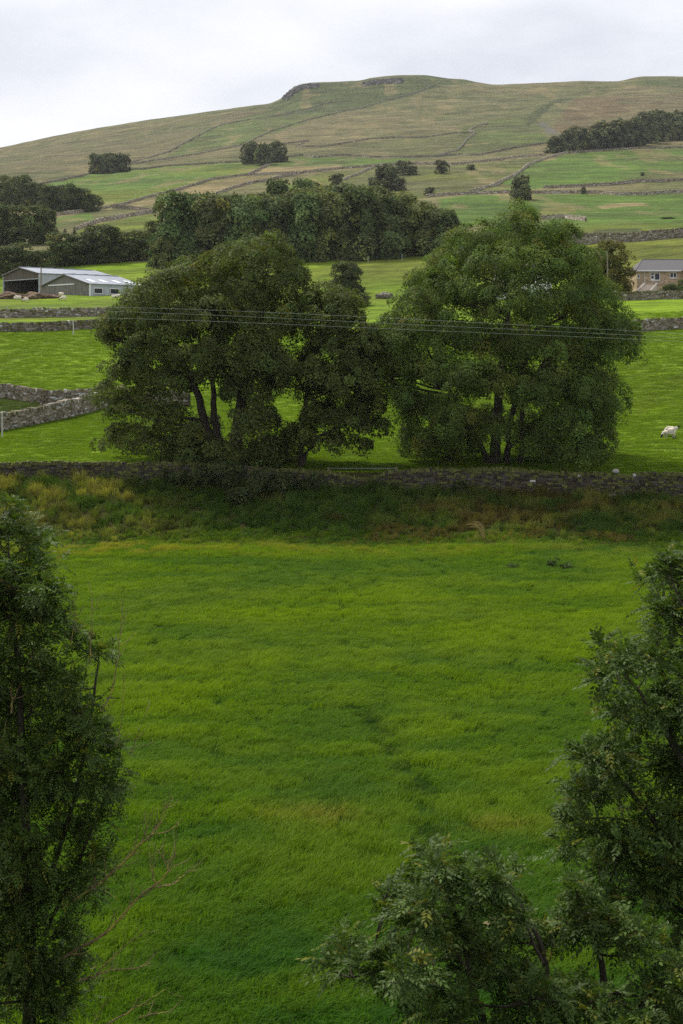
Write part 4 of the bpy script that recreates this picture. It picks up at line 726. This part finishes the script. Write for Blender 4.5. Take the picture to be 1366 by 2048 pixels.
def post(name, label, px, py0, py1, Y, r, mat, group=None, cat='post', k=6):
    b = W(px, py1, Y); h = (py1 - py0) * Y / F; g = Geo(); g.tube([(0, 0, -.5), (RNG.normal() * .02, 0, h * .5), (RNG.normal() * .04, 0, h)], (r, r * .95, r * .88), k); o = g.build(name, mat); o.location = b; return tag(o, label, cat, group)
post('fence_post', 'pale leaning post against the slanting wall at the left edge', 4.5, 827, 862, 118, .07, M_POST)
post('fence_post', 'pale post standing against the lower level wall', 147, 640, 662, 188, .08, M_POST)
GP = 'fence posts behind the level walls'
for px, a, b, lab in [(15, 613, 625, 'thin post behind the upper level wall, nearest the left edge'), (100, 614, 625, 'thin post behind the upper level wall, below the shed gable'), (132, 613, 625, 'thin post behind the upper level wall, below the shed corner'), (214, 612, 627, 'thin post behind the upper level wall, beside the sycamore')]: post('fence_post', lab, px, a, b, 222, .06, M_POST, GP)
for px, py, lab in [(736, 527, 'pale fence post on the slope below the middle wood, left of two'), (804, 521, 'pale fence post on the slope below the middle wood, right of two')]: post('fence_post', lab, px, py - 13, py, at(px, py)[1], .05, M_POST, 'fence posts below the middle wood')
post('utility_pole', 'slim utility pole standing in front of the barns', 82, 534, 596, 262, .13, M_WOOD, cat='pole', k=8); post('utility_pole', 'brown pole rising out of the yellow-tipped tree', 1215, 503, 560, 226, .11, M_WOOD, cat='pole', k=8)
# gate behind the dip in the wall
gy = 106.6; gs = gy / F; gb = W(660, 962, gy); gate = empty('field_gate', gb, 'dark metal field gate seen above the dip in the front wall', 'gate'); gw = 130 * gs; gt = 25 * gs
for k in range(5): z = gt * (1 - [0, .33, .58, .78, .96][k]); g = Geo(); g.tube([(0, 0, z), (gw, 0, z)], .04 if k == 0 else .026, 6); g.build('rail', M_STEEL, gate)
for x in (0, .42, .68, 1): g = Geo(); g.tube([(gw * x + (.06 if x in (.42, .68) else 0), 0, 0), (gw * x, 0, gt)], .02, 6); g.build('upright', M_STEEL, gate)
for x, lab in ((-.12, 'gate post at the left end of the metal gate'), (gw + .12, 'gate post at the right end of the metal gate')):
    g = Geo(); g.tube([(0, 0, -.6), (0, 0, gt + .1)], .09, 7); o_ = g.build('gate_post', M_WOOD); o_.location = gb + (x, 0, 0); tag(o_, lab, 'post')
for lab, pts in [('uppermost of three thin power lines crossing in front of the big trees', [(-700, 617), (-200, 611.5), (0, 612), (228, 613), (500, 622.5), (780, 636), (1263, 661.5), (1800, 693), (2200, 720)]), ('middle of three thin power lines crossing in front of the big trees', [(-700, 618), (-200, 615), (0, 617), (224, 622), (500, 633), (780, 647), (1276, 670.5), (1800, 700), (2200, 726)]), ('lowest of three thin power lines crossing in front of the big trees', [(-700, 630), (-200, 628), (0, 630), (224, 635.5), (500, 645), (780, 658), (1290, 678.7), (1800, 707), (2200, 731)])]:
    Y = 98.5; q = np.arange(-700, 2200, 40.); zp = gsm(np.interp(q, [a for a, b in pts], [b for a, b in pts]), 3); P = np.stack([(q - CX) / F * Y, np.full(len(q), Y), CZ + (HY - zp) / F * Y], -1); g = Geo(); g.tube(P, .0078, 6); tag(g.build('power_line', M_WIRE, loc=P[len(P) // 2]), lab, 'cable', 'power lines')
# crags on the summit
for lab, line, hh in [('grey crag at the left end of the summit', [(574, 193), (584, 183), (594, 177), (606, 172.5), (618, 170.5), (632, 169.5)], 6), ('grey rock outcrop below the top of the summit', [(733, 167), (745, 164.5), (758, 162), (770, 161), (784, 160.5), (800, 160)], 5)]:
    g = Geo(); pts = dense(line, 3)
    for a, b in pts:
        for q in range(14):
            p = at(a + RNG.normal() * 2, b + 1.0 + abs(RNG.normal()) * 2.0); r = RNG.uniform(1.2, 2.7, 3) * np.array((1.2, 1, .9)); V = np.array([[x, y, z] for z in (-1, 1) for y in (-1, 1) for x in (-1, 1)], float) * r + RNG.normal(size=(8, 3)) * .7 + p; g.add(V, [[0, 2, 3, 1], [4, 5, 7, 6], [0, 1, 5, 4], [2, 6, 7, 3], [0, 4, 6, 2], [1, 3, 7, 5]], np.array((.17, .16, .145)) * RNG.uniform(.6, 1.25))
    tag(g.build('crag', M_ROCK, loc=at(*line[2])), lab, 'rock')
# sandy scrape in the meadow
n = 40; an = np.arange(n) / n * 2 * math.pi; rr = 1 + 1.1 * (fbm(np.cos(an) * 3, np.sin(an) * 3, 4, 9) - .55); vx = np.r_[4.0, 4.0 + .8 * rr * np.cos(an)]; vy = np.r_[32.25, 32.25 + .40 * rr * np.sin(an)]; g = Geo(); g.add(np.c_[vx, vy, near_z(vx, vy) + .02], [[0, 1 + k, 1 + (k + 1) % n] for k in range(n)]); tag(g.build('bare_soil', M_SOIL), kind='structure')
# dock clumps and the dry plume at the meadow edge
for px, py, w, h, lab in [(1105, 1136, .5, .75, 'tall dark dock clump at the far edge of the meadow'), (1137, 1137, .6, .32, 'low dark dock clump right of the tall one at the meadow edge'), (1030, 1137, .8, .3, 'flat dark dock clump left of the tall one at the meadow edge')]:
    Y = CZ * F / (py - HY); p = atY(px, Y); Ls = [(RNG.normal() * w * .35, RNG.normal() * w * .25, h * RNG.uniform(.15, .6), w * .34, w * .34, h * .34) for k in range(5)]; root = empty('dock_plant', p, lab, 'plant', 'dock clumps'); g, _ = crown_geo(Ls, .13, .9, np.array((.065, .105, .022)), .22, lpc=26); g.build('foliage', M_LEAF, root); g = Geo()
    for k in range(5): g.tube([(RNG.normal() * .05, RNG.normal() * .05, -.1), np.array(Ls[k][:3]) + (0, 0, h * .3)], .012, 4)
    g.build('stem', M_BARK, root)
pl = atY(966, 95.6); root = empty('dry_grass_plume', pl, 'arching straw-coloured plume on the bank right of centre', 'plant'); g = Geo()
for k in range(18):
    a = RNG.normal(size=3) * (.10, .10, 0); h = RNG.uniform(.8, 1.25); d = -RNG.uniform(.4, 1.1); t = np.linspace(0, 1, 6)[:, None]; g.tube(a + np.concatenate([d * t ** 2.2, RNG.normal() * .12 * t, h * np.sin(t * 1.9) / 1.0], 1), np.linspace(.014, .005, 6), 4, np.array((.32, .25, .10)) * RNG.uniform(.7, 1.2))
g.build('blade', M_TWIG, root)
# ------------------------------------------------------------------ sheep
def sheep_mesh(pose):
    hd = {'up': [(.45, 0, .72), (.60, 0, .90), (.76, 0, .84)], 'graze': [(.47, 0, .52), (.62, 0, .26), (.72, 0, .08)], 'lie': [(.42, 0, .42), (.55, 0, .58), (.70, 0, .54)]}[pose]
    dz = -.30 if pose == 'lie' else 0
    P = [(-.12, 0, .62 + dz), (-.46, 0, .62 + dz), (.24, 0, .62 + dz)] + hd; Rr = [.27, .22, .24, .13, .085, .05]; E = [(0, 1), (0, 2), (2, 3), (3, 4), (4, 5)]
    for sx in (-1, 1):
        for x, par in ((-.42, 1), (.26, 2)):
            i = len(P)
            if pose == 'lie': P += [(x, sx * .2, .16), (x + .2, sx * .26, .07), (x + .32, sx * .24, .05)]
            else: P += [(x, sx * .12, .40), (x - (.05 if x < 0 else -.01), sx * .12, .22), (x + RNG.uniform(-.05, .05), sx * .12, .02)]
            Rr += [.085, .042, .038]; E += [(par, i), (i, i + 1), (i + 1, i + 2)]
        i = len(P); h = np.array(hd[1]); P.append(tuple(h + (-.06, sx * .13, .02))); Rr.append(.028); E.append((4, i))
    i = len(P); P.append((-.66, 0, .50 + dz)); Rr.append(.05); E.append((1, i))
    me = bpy.data.meshes.new('sheep_cage'); me.from_pydata(P, E, []); o = bpy.data.objects.new('sheep_cage', me); COL.objects.link(o); md = o.modifiers.new('skin', 'SKIN'); md.use_smooth_shade = True; sv = me.skin_vertices[0].data
    for k, r in enumerate(Rr): sv[k].radius = (r, r); sv[k].use_root = k == 0
    o.modifiers.new('sub', 'SUBSURF').levels = 2; o.modifiers['sub'].render_levels = 2
    dg = bpy.context.evaluated_depsgraph_get(); ev = bpy.data.meshes.new_from_object(o.evaluated_get(dg)); bpy.data.objects.remove(o); V = np.array([v.co[:] for v in ev.vertices])
    dh = np.minimum(np.linalg.norm(V - np.array(hd[1]), axis=1), np.linalg.norm(V - np.array(hd[2]), axis=1)); C = np.tile(np.array((.66, .59, .49)), (len(V), 1)); C[dh < .15] = (.035, .03, .028); low = (V[:, 2] < .2) & (dh > .2) & (pose != 'lie'); C[low] = (.36, .32, .28)
    a = ev.attributes.new('col', 'FLOAT_COLOR', 'POINT'); a.data.foreach_set('color', np.c_[C, np.ones(len(V))].astype(np.float32).ravel()); ev.materials.clear(); ev.materials.append(M_WOOL); ev.name = 'sheep'
    for p in ev.polygons: p.use_smooth = True
    return ev
SM = {k: sheep_mesh(k) for k in ('up', 'graze', 'lie')}
for px, py, pose, deg, sc_, lab in [(1337, 877, 'graze', 192, 1.0, 'white sheep with black face grazing, head down to the left, in the right pasture'), (1343, 873, 'up', -8, 1.0, 'white sheep behind the grazing one, black head raised to the right'),
  (51, 605, 'graze', 165, 1.0, 'white sheep on the grass nearest the left edge below the barns'), (126, 602, 'graze', 200, 1.05, 'white sheep grazing below the middle of the shed gable'), (122, 594.5, 'up', 150, 1.05, 'white sheep standing right against the shed gable'), (94, 597, 'lie', 170, 1.0, 'sheep lying down by the pole before the shed'), (36, 599, 'lie', 10, 1.25, 'sheep lying in front of the muck heap at the left'), (228, 596, 'lie', 190, 1.0, 'left of two sheep lying under the shed windows'), (236, 595, 'lie', 20, 1.0, 'right of two sheep lying under the shed windows')]:
    o = bpy.data.objects.new('sheep', SM[pose]); COL.objects.link(o); p = at(px, py); o.location = p; o.rotation_euler = (0, 0, math.radians(deg)); o.scale = (sc_,) * 3; tag(o, lab, 'sheep', 'sheep grazing the pastures')

# ------------------------------------------------------------------ foreground ash trees
def leaflets(P, D, Up, Ln, col):
    """compound leaves: a drooping stalk with four pairs of leaflets and one at the tip"""
    n = len(P); S = unit(np.cross(D, Up)); U = np.cross(S, D); ps = []; ds = []; ls = []
    for j, t in enumerate((.30, .48, .65, .82)):
        for sd in (-1, 1): ps.append((t, sd, .30 if j in (1, 2) else .25))
    ps.append((.96, 0, .32)); k = len(ps)
    t = np.array([q[0] for q in ps]); sd = np.array([q[1] for q in ps]); rl = np.array([q[2] for q in ps]); dr = RNG.uniform(.15, .5, n)
    base = P[:, None] + D[:, None] * (t * 1.0)[None, :, None] * Ln[:, None, None] - np.array([0, 0, 1.]) * ((t ** 2)[None] * (dr * Ln)[:, None])[..., None]
    d = D[:, None] * np.where(sd == 0, 1, .62)[None, :, None] + S[:, None] * (sd * .80)[None, :, None] + RNG.normal(size=(n, k, 3)) * .10; d[..., 2] -= (.25 + t * .5)[None] * dr[:, None] * 1.6; d = unit(d)
    w = unit(np.cross(d, U[:, None] + RNG.normal(size=(n, k, 3)) * .28)); nn = np.cross(w, d); L = (Ln[:, None] * rl[None] * RNG.uniform(.85, 1.15, (n, k)))[..., None]
    a = base; m = base + d * L * .45; tip = base + d * L - nn * L * .08
    V = np.stack([a, m + w * L * .23 + nn * L * .05, tip, m - w * L * .23 + nn * L * .05, m], 2).reshape(-1, 3); i = np.arange(n * k)[:, None] * 5
    Fc = np.concatenate([i + np.array([[0, 4, 1]]), i + np.array([[4, 2, 1]]), i + np.array([[0, 3, 4]]), i + np.array([[3, 2, 4]])])
    return V, Fc, np.repeat(np.repeat(col, k, 0) * np.exp(RNG.normal(size=(n * k, 1)) * .10), 5, 0)
def fore_ash(name, label, Y, lobes, trunks, ntw, col, bare=(), yellow=.05, depth=.9, ll=(.185, .29), r_limb=.032, cat='tree'):
    s = Y / F; b0 = trunks[0][0]; base = np.array([(b0[0] - CX) * s, Y, float(near_z(np.array([(b0[0] - CX) * s]), np.array([Y]))[0])]); root = empty(name, base, label, cat)
    gt = Geo(); tl = []
    for tr in trunks:
        P = np.array([((q[0] - CX) * s, Y + (q[3] if len(q) > 3 else 0), CZ + (HY - q[1]) * s) for q in tr]) - base; r = np.array([q[2] * s for q in tr])
        t = np.linspace(0, len(P) - 1, 5 * len(P)); Q = np.stack([gsm(np.interp(t, np.arange(len(P)), P[:, k]), 3) for k in range(3)], -1); Q[1:] += np.cumsum(RNG.normal(size=(len(Q) - 1, 3)), 0) * .006; gt.tube(Q, np.interp(t, np.arange(len(P)), r), 9); tl.append(Q)
    T = np.concatenate(tl); LP = []; LD = []; LU = []
    for (px, py, rx, ry) in lobes:
        yy = Y + RNG.normal() * depth * .55; c = np.array([(px - CX) * s, yy, CZ + (HY - py) * s]) - base; R3 = np.array([rx * s, max(rx, ry) * s, ry * s])
        d = np.linalg.norm(T - c, axis=1) + 1.3 * np.maximum(T[:, 2] - c[2] + .35 * np.linalg.norm(T[:, :2] - c[:2], axis=1), 0); a = T[int(np.argmin(d))]; ln = np.linalg.norm(c - a)
        Pp = bezier(a, (a + c) / 2 + np.array([0, 0, -.12 * ln]) + RNG.normal(size=3) * .05 * ln, c, 9); r0 = min(r_limb, .008 + .010 * ln); gt.tube(Pp, np.linspace(r0, r0 * .35, 9), 6)
        n = int(ntw * (rx * ry) / 2400) + 4
        for q in range(n):
            u = unit(RNG.normal(size=3)); u[2] = u[2] * .9 + .15; e = c + u * R3 * (RNG.uniform(.6, 1.1) + .55 * (RNG.uniform() > .85)); st = Pp[int(RNG.integers(4, 9))]; tw = bezier(st, (st + e) / 2 + np.array([0, 0, -.05]) + RNG.normal(size=3) * .05, e, 6); gt.tube(tw, np.linspace(r0 * .35, .004, 6), 4)
            ax = unit(tw[-1] - tw[-3]); 
            for t in (.35, .6, .8, .95, 1.0):
                b = tw[0] + (tw[-1] - tw[0]) * t if t < 1 else tw[-1]; b = np.array([np.interp(t * 5, np.arange(6), tw[:, k]) for k in range(3)]); ph = RNG.uniform(0, 6.28)
                for sd in (0, math.pi):
                    o1 = unit(np.cross(ax, np.array([0, 0, 1.]) + .01)); o2 = np.cross(ax, o1); D = unit(ax * RNG.uniform(.3, .9) + (o1 * math.cos(ph + sd) + o2 * math.sin(ph + sd)) + np.array([0, 0, .25])); LP.append(b); LD.append(D); LU.append(unit(np.array([0, 0, 1.]) + RNG.normal(size=3) * .25))
    LP, LD, LU = map(np.array, (LP, LD, LU)); n = len(LP); cc = np.asarray(col) * np.exp(RNG.normal(size=(n, 1)) * .22); y = (RNG.uniform(size=n) < yellow)[:, None] * .7; cc = cc * (1 - y) + np.array((.20, .19, .02)) * y
    V, Fc, C = leaflets(LP, LD, LU, RNG.uniform(ll[0], ll[1], n), cc); g = Geo(); g.add(V, Fc, C); g.build('crown', M_ASH, root); gt.build('trunk', M_BARK, root, True)
    for bl in bare:
        g = Geo(); P = np.array([((q[0] - CX) * s, Y - .3 + .02 * k, CZ + (HY - q[1]) * s) for k, q in enumerate(bl[1])]) - base; t = np.linspace(0, len(P) - 1, 5 * len(P)); Q = np.stack([gsm(np.interp(t, np.arange(len(P)), P[:, k]), 2) for k in range(3)], -1); Q += RNG.normal(size=Q.shape) * .006; r = np.maximum(np.linspace(bl[0], bl[0] * .2, len(Q)) * s * .68, .004)
        cb = np.array((.22, .155, .085)); lich = smooth(.58, .72, vnoise(np.arange(len(Q)) * .45, np.zeros(len(Q)) + bl[0], int(bl[1][0][0])))[:, None]; cv = cb * (1 - lich) + np.array((.36, .29, .07)) * lich; g.tube(Q, r, 6, np.repeat(cv, 6, 0))
        for k in range(3, len(Q), 1 if bl[0] > 3 else 2):
            if RNG.uniform() < .75:
                ax = unit(Q[k] - Q[k - 1]); e = Q[k] + unit(ax * .8 + RNG.normal(size=3) * .55 + np.array([.15, 0, .7])) * RNG.uniform(.10, .42); g.tube(bezier(Q[k], (Q[k] + e) / 2 + np.array([.02, 0, -.04]), e, 5), np.linspace(r[k] * .6, .0035, 5), 4, cb * RNG.uniform(.7, 1.5))
        g.build('bare_branch', M_TWIG, root)
    return root
LL = [(12, 1035, 28, 32), (38, 1092, 50, 36), (88, 1118, 34, 28), (60, 1160, 62, 36), (112, 1180, 34, 30), (30, 1225, 60, 44), (92, 1250, 52, 36), (128, 1285, 26, 24), (190, 1305, 28, 18), (165, 1345, 30, 26), (50, 1330, 60, 46), (112, 1345, 40, 36), (150, 1410, 44, 34), (205, 1420, 24, 20), (60, 1425, 60, 46), (112, 1450, 40, 36), (180, 1485, 46, 30), (238, 1505, 30, 22), (50, 1520, 60, 46), (118, 1530, 50, 40), (215, 1545, 40, 32), (40, 1600, 60, 48), (120, 1600, 50, 40), (200, 1605, 44, 32), (60, 1690, 60, 50), (140, 1680, 46, 36), (190, 1650, 34, 26), (40, 1780, 60, 46), (115, 1765, 44, 34), (165, 1740, 26, 24), (50, 1860, 50, 36), (120, 1845, 34, 26), (140, 1900, 28, 22), (95, 1925, 30, 22), (20, 1930, 34, 30), (150, 1955, 22, 14), (120, 2010, 34, 22), (60, 1950, 40, 30), (30, 1990, 40, 30), (90, 1975, 34, 24), (170, 1800, 34, 26), (190, 1720, 30, 24), (95, 2030, 34, 20), (20, 2030, 40, 20)]
LL += [(-55, y, 62, 50) for y in range(1080, 1960, 85)] + [(0, y, 50, 44) for y in range(1140, 1900, 90)]
BARE = [(5.0, [(118, 1908), (170, 1880), (230, 1846), (285, 1776), (318, 1758), (345, 1728), (356, 1690)]), (2.6, [(316, 1761), (350, 1755), (372, 1737), (398, 1715)]), (2.2, [(318, 1756), (308, 1735), (304, 1705), (300, 1660)]), (2.4, [(343, 1730), (332, 1705), (328, 1670)]), (4.2, [(150, 1790), (190, 1762), (232, 1735), (285, 1675), (315, 1655), (325, 1622), (347, 1590)]), (2.2, [(285, 1675), (298, 1652), (306, 1612)]), (2.0, [(316, 1655), (345, 1650), (372, 1622)]), (3.2, [(160, 1945), (200, 1938), (225, 1922), (262, 1928), (312, 1912)]), (2.6, [(195, 1935), (225, 1905), (262, 1872), (300, 1845)]), (3.0, [(185, 2046), (240, 2022), (272, 2002), (305, 1985), (342, 1960)]), (2.2, [(192, 2044), (202, 2012), (216, 1988)]), (2.4, [(280, 2018), (320, 2008), (348, 2008)]),
  (2.4, [(205, 1420), (230, 1380), (240, 1320), (247, 1250), (250, 1188)]), (1.8, [(188, 1320), (186, 1260), (193, 1192)]), (1.6, [(148, 1285), (156, 1240), (156, 1190)]), (1.8, [(238, 1490), (252, 1420), (252, 1330)]), (1.6, [(222, 1470), (221, 1430), (223, 1392)]), (1.6, [(265, 1500), (282, 1460), (300, 1405)]), (3.4, [(32, 1425), (33, 1350), (26, 1290), (12, 1242)]), (2.4, [(34, 1395), (58, 1340), (70, 1300), (90, 1262)]), (2.6, [(28, 1275), (30, 1220), (29, 1152)]), (2.6, [(40, 1250), (44, 1200), (46, 1165)]), (2.4, [(50, 1790), (45, 1740), (25, 1722)]), (2.2, [(48, 1760), (62, 1742), (70, 1730)]), (3.0, [(38, 1875), (38, 1850), (52, 1835), (55, 1800)]), (2.0, [(3, 1530), (10, 1500), (11, 1460)])]
fore_ash('ash_tree', 'slender ash with bare yellow-lichened twigs in the left foreground', 22, [(a, b, c * 1.12, d * 1.12) for a, b, c, d in LL], [[(58, 2110, 15), (62, 1990, 13), (66, 1850, 11), (60, 1650, 9), (48, 1450, 7), (38, 1250, 5), (18, 1060, 2)], [(66, 1850, 6, .2), (120, 1690, 5, .2), (160, 1560, 4, .2), (180, 1400, 3, .2), (190, 1310, 2, .2)], [(75, 1900, 5), (150, 1740, 4), (190, 1640, 3), (235, 1520, 2)], [(20, 1900, 7, .5), (-40, 1500, 6, .5), (-60, 1100, 3, .5)]], 16, (.066, .106, .020), BARE)
LRT = [(1352, 1128, 20, 24), (1340, 1180, 34, 26), (1320, 1225, 36, 24), (1352, 1245, 30, 30), (1225, 1290, 34, 22), (1275, 1285, 34, 24), (1200, 1345, 30, 28), (1250, 1345, 46, 34), (1310, 1345, 44, 34), (1345, 1310, 34, 34), (1270, 1395, 50, 30), (1335, 1400, 44, 36), (1240, 1425, 34, 22), (1310, 1455, 50, 34), (1350, 1470, 36, 36), (1205, 1490, 40, 24), (1165, 1520, 34, 26), (1225, 1535, 52, 34), (1290, 1530, 54, 40), (1345, 1545, 36, 40), (1150, 1570, 34, 24), (1190, 1590, 46, 26), (1255, 1605, 50, 30), (1320, 1620, 50, 40), (1140, 1640, 34, 20), (1120, 1660, 22, 14), (1225, 1655, 34, 26), (1270, 1670, 46, 34), (1335, 1690, 46, 46), (1290, 1730, 46, 34), (1345, 1770, 40, 44), (1235, 1760, 34, 24), (1190, 1765, 30, 18), (1215, 1800, 34, 20)]
LRT += [(1200, 1650, 40, 24), (1255, 1700, 40, 26), (1215, 1725, 34, 22), (1300, 1800, 40, 30), (1165, 1655, 30, 18)] + [(1410, y, 56, 48) for y in range(1120, 2040, 80)] + [(1375, y, 40, 44) for y in range(1160, 2040, 95)]
fore_ash('ash_tree', 'dark leafy ash with long leaflets filling the right foreground edge', 18.5, [(a, b, c * .92, d * .92) for a, b, c, d in LRT], [[(1440, 2160, 30), (1425, 1950, 26), (1400, 1750, 20), (1385, 1550, 14), (1375, 1350, 9), (1362, 1180, 4)], [(1400, 1760, 12), (1355, 1720, 9), (1310, 1640, 6), (1240, 1560, 4), (1180, 1520, 2)], [(1385, 1560, 8), (1320, 1440, 6), (1250, 1350, 3), (1210, 1300, 2)], [(1395, 1700, 5), (1320, 1672, 3.5), (1255, 1640, 2.4), (1190, 1636, 1.8), (1120, 1660, 1.2)], [(1410, 1850, 6), (1340, 1806, 4), (1290, 1792, 3), (1230, 1778, 2), (1190, 1765, 1.4)]], 13, (.062, .102, .021), yellow=.05)
LSH = [(880, 1728, 44, 26), (925, 1752, 48, 26), (975, 1752, 34, 22), (1010, 1775, 40, 24), (840, 1770, 30, 24), (880, 1790, 52, 34), (945, 1795, 52, 34), (1000, 1805, 44, 22), (775, 1800, 30, 22), (815, 1815, 40, 28), (800, 1850, 34, 22), (850, 1850, 44, 30), (900, 1850, 40, 24), (665, 1962, 24, 14), (700, 1948, 30, 20), (745, 1940, 36, 22), (730, 1975, 36, 20), (790, 1930, 40, 26), (850, 1910, 46, 30), (905, 1915, 44, 30), (960, 1905, 44, 26), (1010, 1895, 40, 22), (1060, 1890, 34, 20), (840, 1970, 40, 34), (890, 1980, 50, 40), (950, 1980, 50, 40), (1010, 1955, 46, 34), (1065, 1940, 44, 30), (1120, 1925, 40, 28), (1175, 1850, 40, 28), (1160, 1800, 24, 24), (1215, 1870, 44, 32), (1180, 1905, 40, 26), (1240, 1930, 50, 34), (1110, 1985, 50, 36), (1170, 1975, 44, 34), (1050, 2010, 50, 34), (1290, 1890, 46, 36), (1310, 1970, 50, 44), (1240, 2000, 50, 34), (1350, 1920, 36, 44), (880, 2040, 60, 30), (980, 2045, 60, 30), (1100, 2050, 60, 30), (1190, 2050, 60, 30), (1300, 2045, 60, 34)]
fore_ash('ash_sapling', 'bushy young ash spreading left along the bottom of the right foreground', 16.5, LSH, [[(1010, 2230, 12), (975, 2060, 9), (945, 1990, 7), (930, 1900, 5), (900, 1780, 3), (885, 1735, 2)], [(955, 2015, 5), (905, 1990, 4), (850, 1975, 3), (790, 1952, 2.4), (740, 1950, 2), (690, 1962, 1.5)], [(1100, 2230, 12, .3), (1110, 2000, 8, .3), (1080, 1880, 5, .3), (1020, 1800, 3, .3)], [(1240, 2230, 12, .5), (1230, 2000, 8, .5), (1190, 1860, 4, .5)], [(1090, 1940, 4), (1066, 1870, 3), (1040, 1825, 2.4), (1010, 1790, 1.6)]], 13, (.068, .110, .024), yellow=.05, r_limb=.026)
# ------------------------------------------------------------------ light, sky, camera
SUN = np.array((-0.48, 0.54, 1.05)); SUN /= np.linalg.norm(SUN)
sl = bpy.data.lights.new('sun', 'SUN'); sl.energy = 3.2; sl.angle = math.radians(14); sl.color = (1.0, .95, .86); so = bpy.data.objects.new('sun', sl); COL.objects.link(so); so.rotation_euler = Vector(SUN).to_track_quat('Z', 'Y').to_euler()
w = bpy.data.worlds.new('World'); sc.world = w; w.use_nodes = True; nt = w.node_tree; nt.nodes.clear(); N, L = nt.nodes, nt.links
sky = N.new('ShaderNodeTexSky'); sky.sky_type = 'NISHITA'; sky.sun_disc = False; sky.sun_elevation = math.asin(SUN[2]); sky.sun_rotation = math.atan2(SUN[0], SUN[1]); sky.air_density = 1.2; sky.dust_density = 2
tc = N.new('ShaderNodeTexCoord'); mp = N.new('ShaderNodeMapping'); mp.inputs['Scale'].default_value = (1.6, 1.6, 4.0); mp.inputs['Location'].default_value = (.35, .2, .0); L.new(tc.outputs['Generated'], mp.inputs[0])
nz = N.new('ShaderNodeTexNoise'); nz.inputs['Scale'].default_value = 2.3; nz.inputs['Detail'].default_value = 7; nz.inputs['Roughness'].default_value = .52; L.new(mp.outputs[0], nz.inputs['Vector'])
cl = ramp(nt, nz.outputs['Fac'], (.34, (6.7, 7.1, 8.1)), (.52, (9.0, 9.2, 9.7)), (.64, (10.3, 10.3, 10.5)))
mx = N.new('ShaderNodeMix'); mx.data_type = 'RGBA'; mx.inputs[0].default_value = .93; L.new(sky.outputs[0], mx.inputs[6]); L.new(cl, mx.inputs[7])
bg = N.new('ShaderNodeBackground'); bg.inputs['Strength'].default_value = .070; L.new(mx.outputs[2], bg.inputs[0]); ow = N.new('ShaderNodeOutputWorld'); L.new(bg.outputs[0], ow.inputs[0])
cam = bpy.data.cameras.new('camera'); co = bpy.data.objects.new('camera', cam); COL.objects.link(co); sc.camera = co; co.location = (0, 0, CZ); co.rotation_euler = (math.pi / 2, 0, 0)
cam.sensor_fit = 'VERTICAL'; cam.sensor_height = 36; cam.lens = F / 2048 * 36; cam.shift_y = -(1024 - HY) / 2048; cam.clip_start = .5; cam.clip_end = 9000
sc.view_settings.view_transform = 'Standard'; sc.view_settings.look = 'None'; sc.view_settings.gamma = 1; sc.view_settings.exposure = 0.6
sc.cycles.use_denoising = False; sc.cycles.sample_clamp_indirect = 1.2; sc.cycles.use_adaptive_sampling = False; sc.cycles.volume_bounces = 0; sc.cycles.max_bounces = 6; sc.cycles.diffuse_bounces = 3; sc.cycles.transmission_bounces = 4

# ------------------------------------------------------------------ the air
g = Geo(); g.box((-2600, -60, -1.6), (2600, 3400, 425)); hz = g.build('haze', []); hz['kind'] = 'stuff'; hz['label'] = 'thin pale haze between the camera and the fell'
m, nt, N, L = nm('haze_air'); v = N.new('ShaderNodeVolumePrincipled'); v.inputs['Color'].default_value = (.92, .95, 1, 1); v.inputs['Density'].default_value = .00005; v.inputs['Anisotropy'].default_value = 0; m.cycles.volume_sampling = 'DISTANCE'; m.cycles.homogeneous_volume = True; o_ = N.new('ShaderNodeOutputMaterial'); L.new(v.outputs[0], o_.inputs['Volume']); hz.data.materials.append(m)
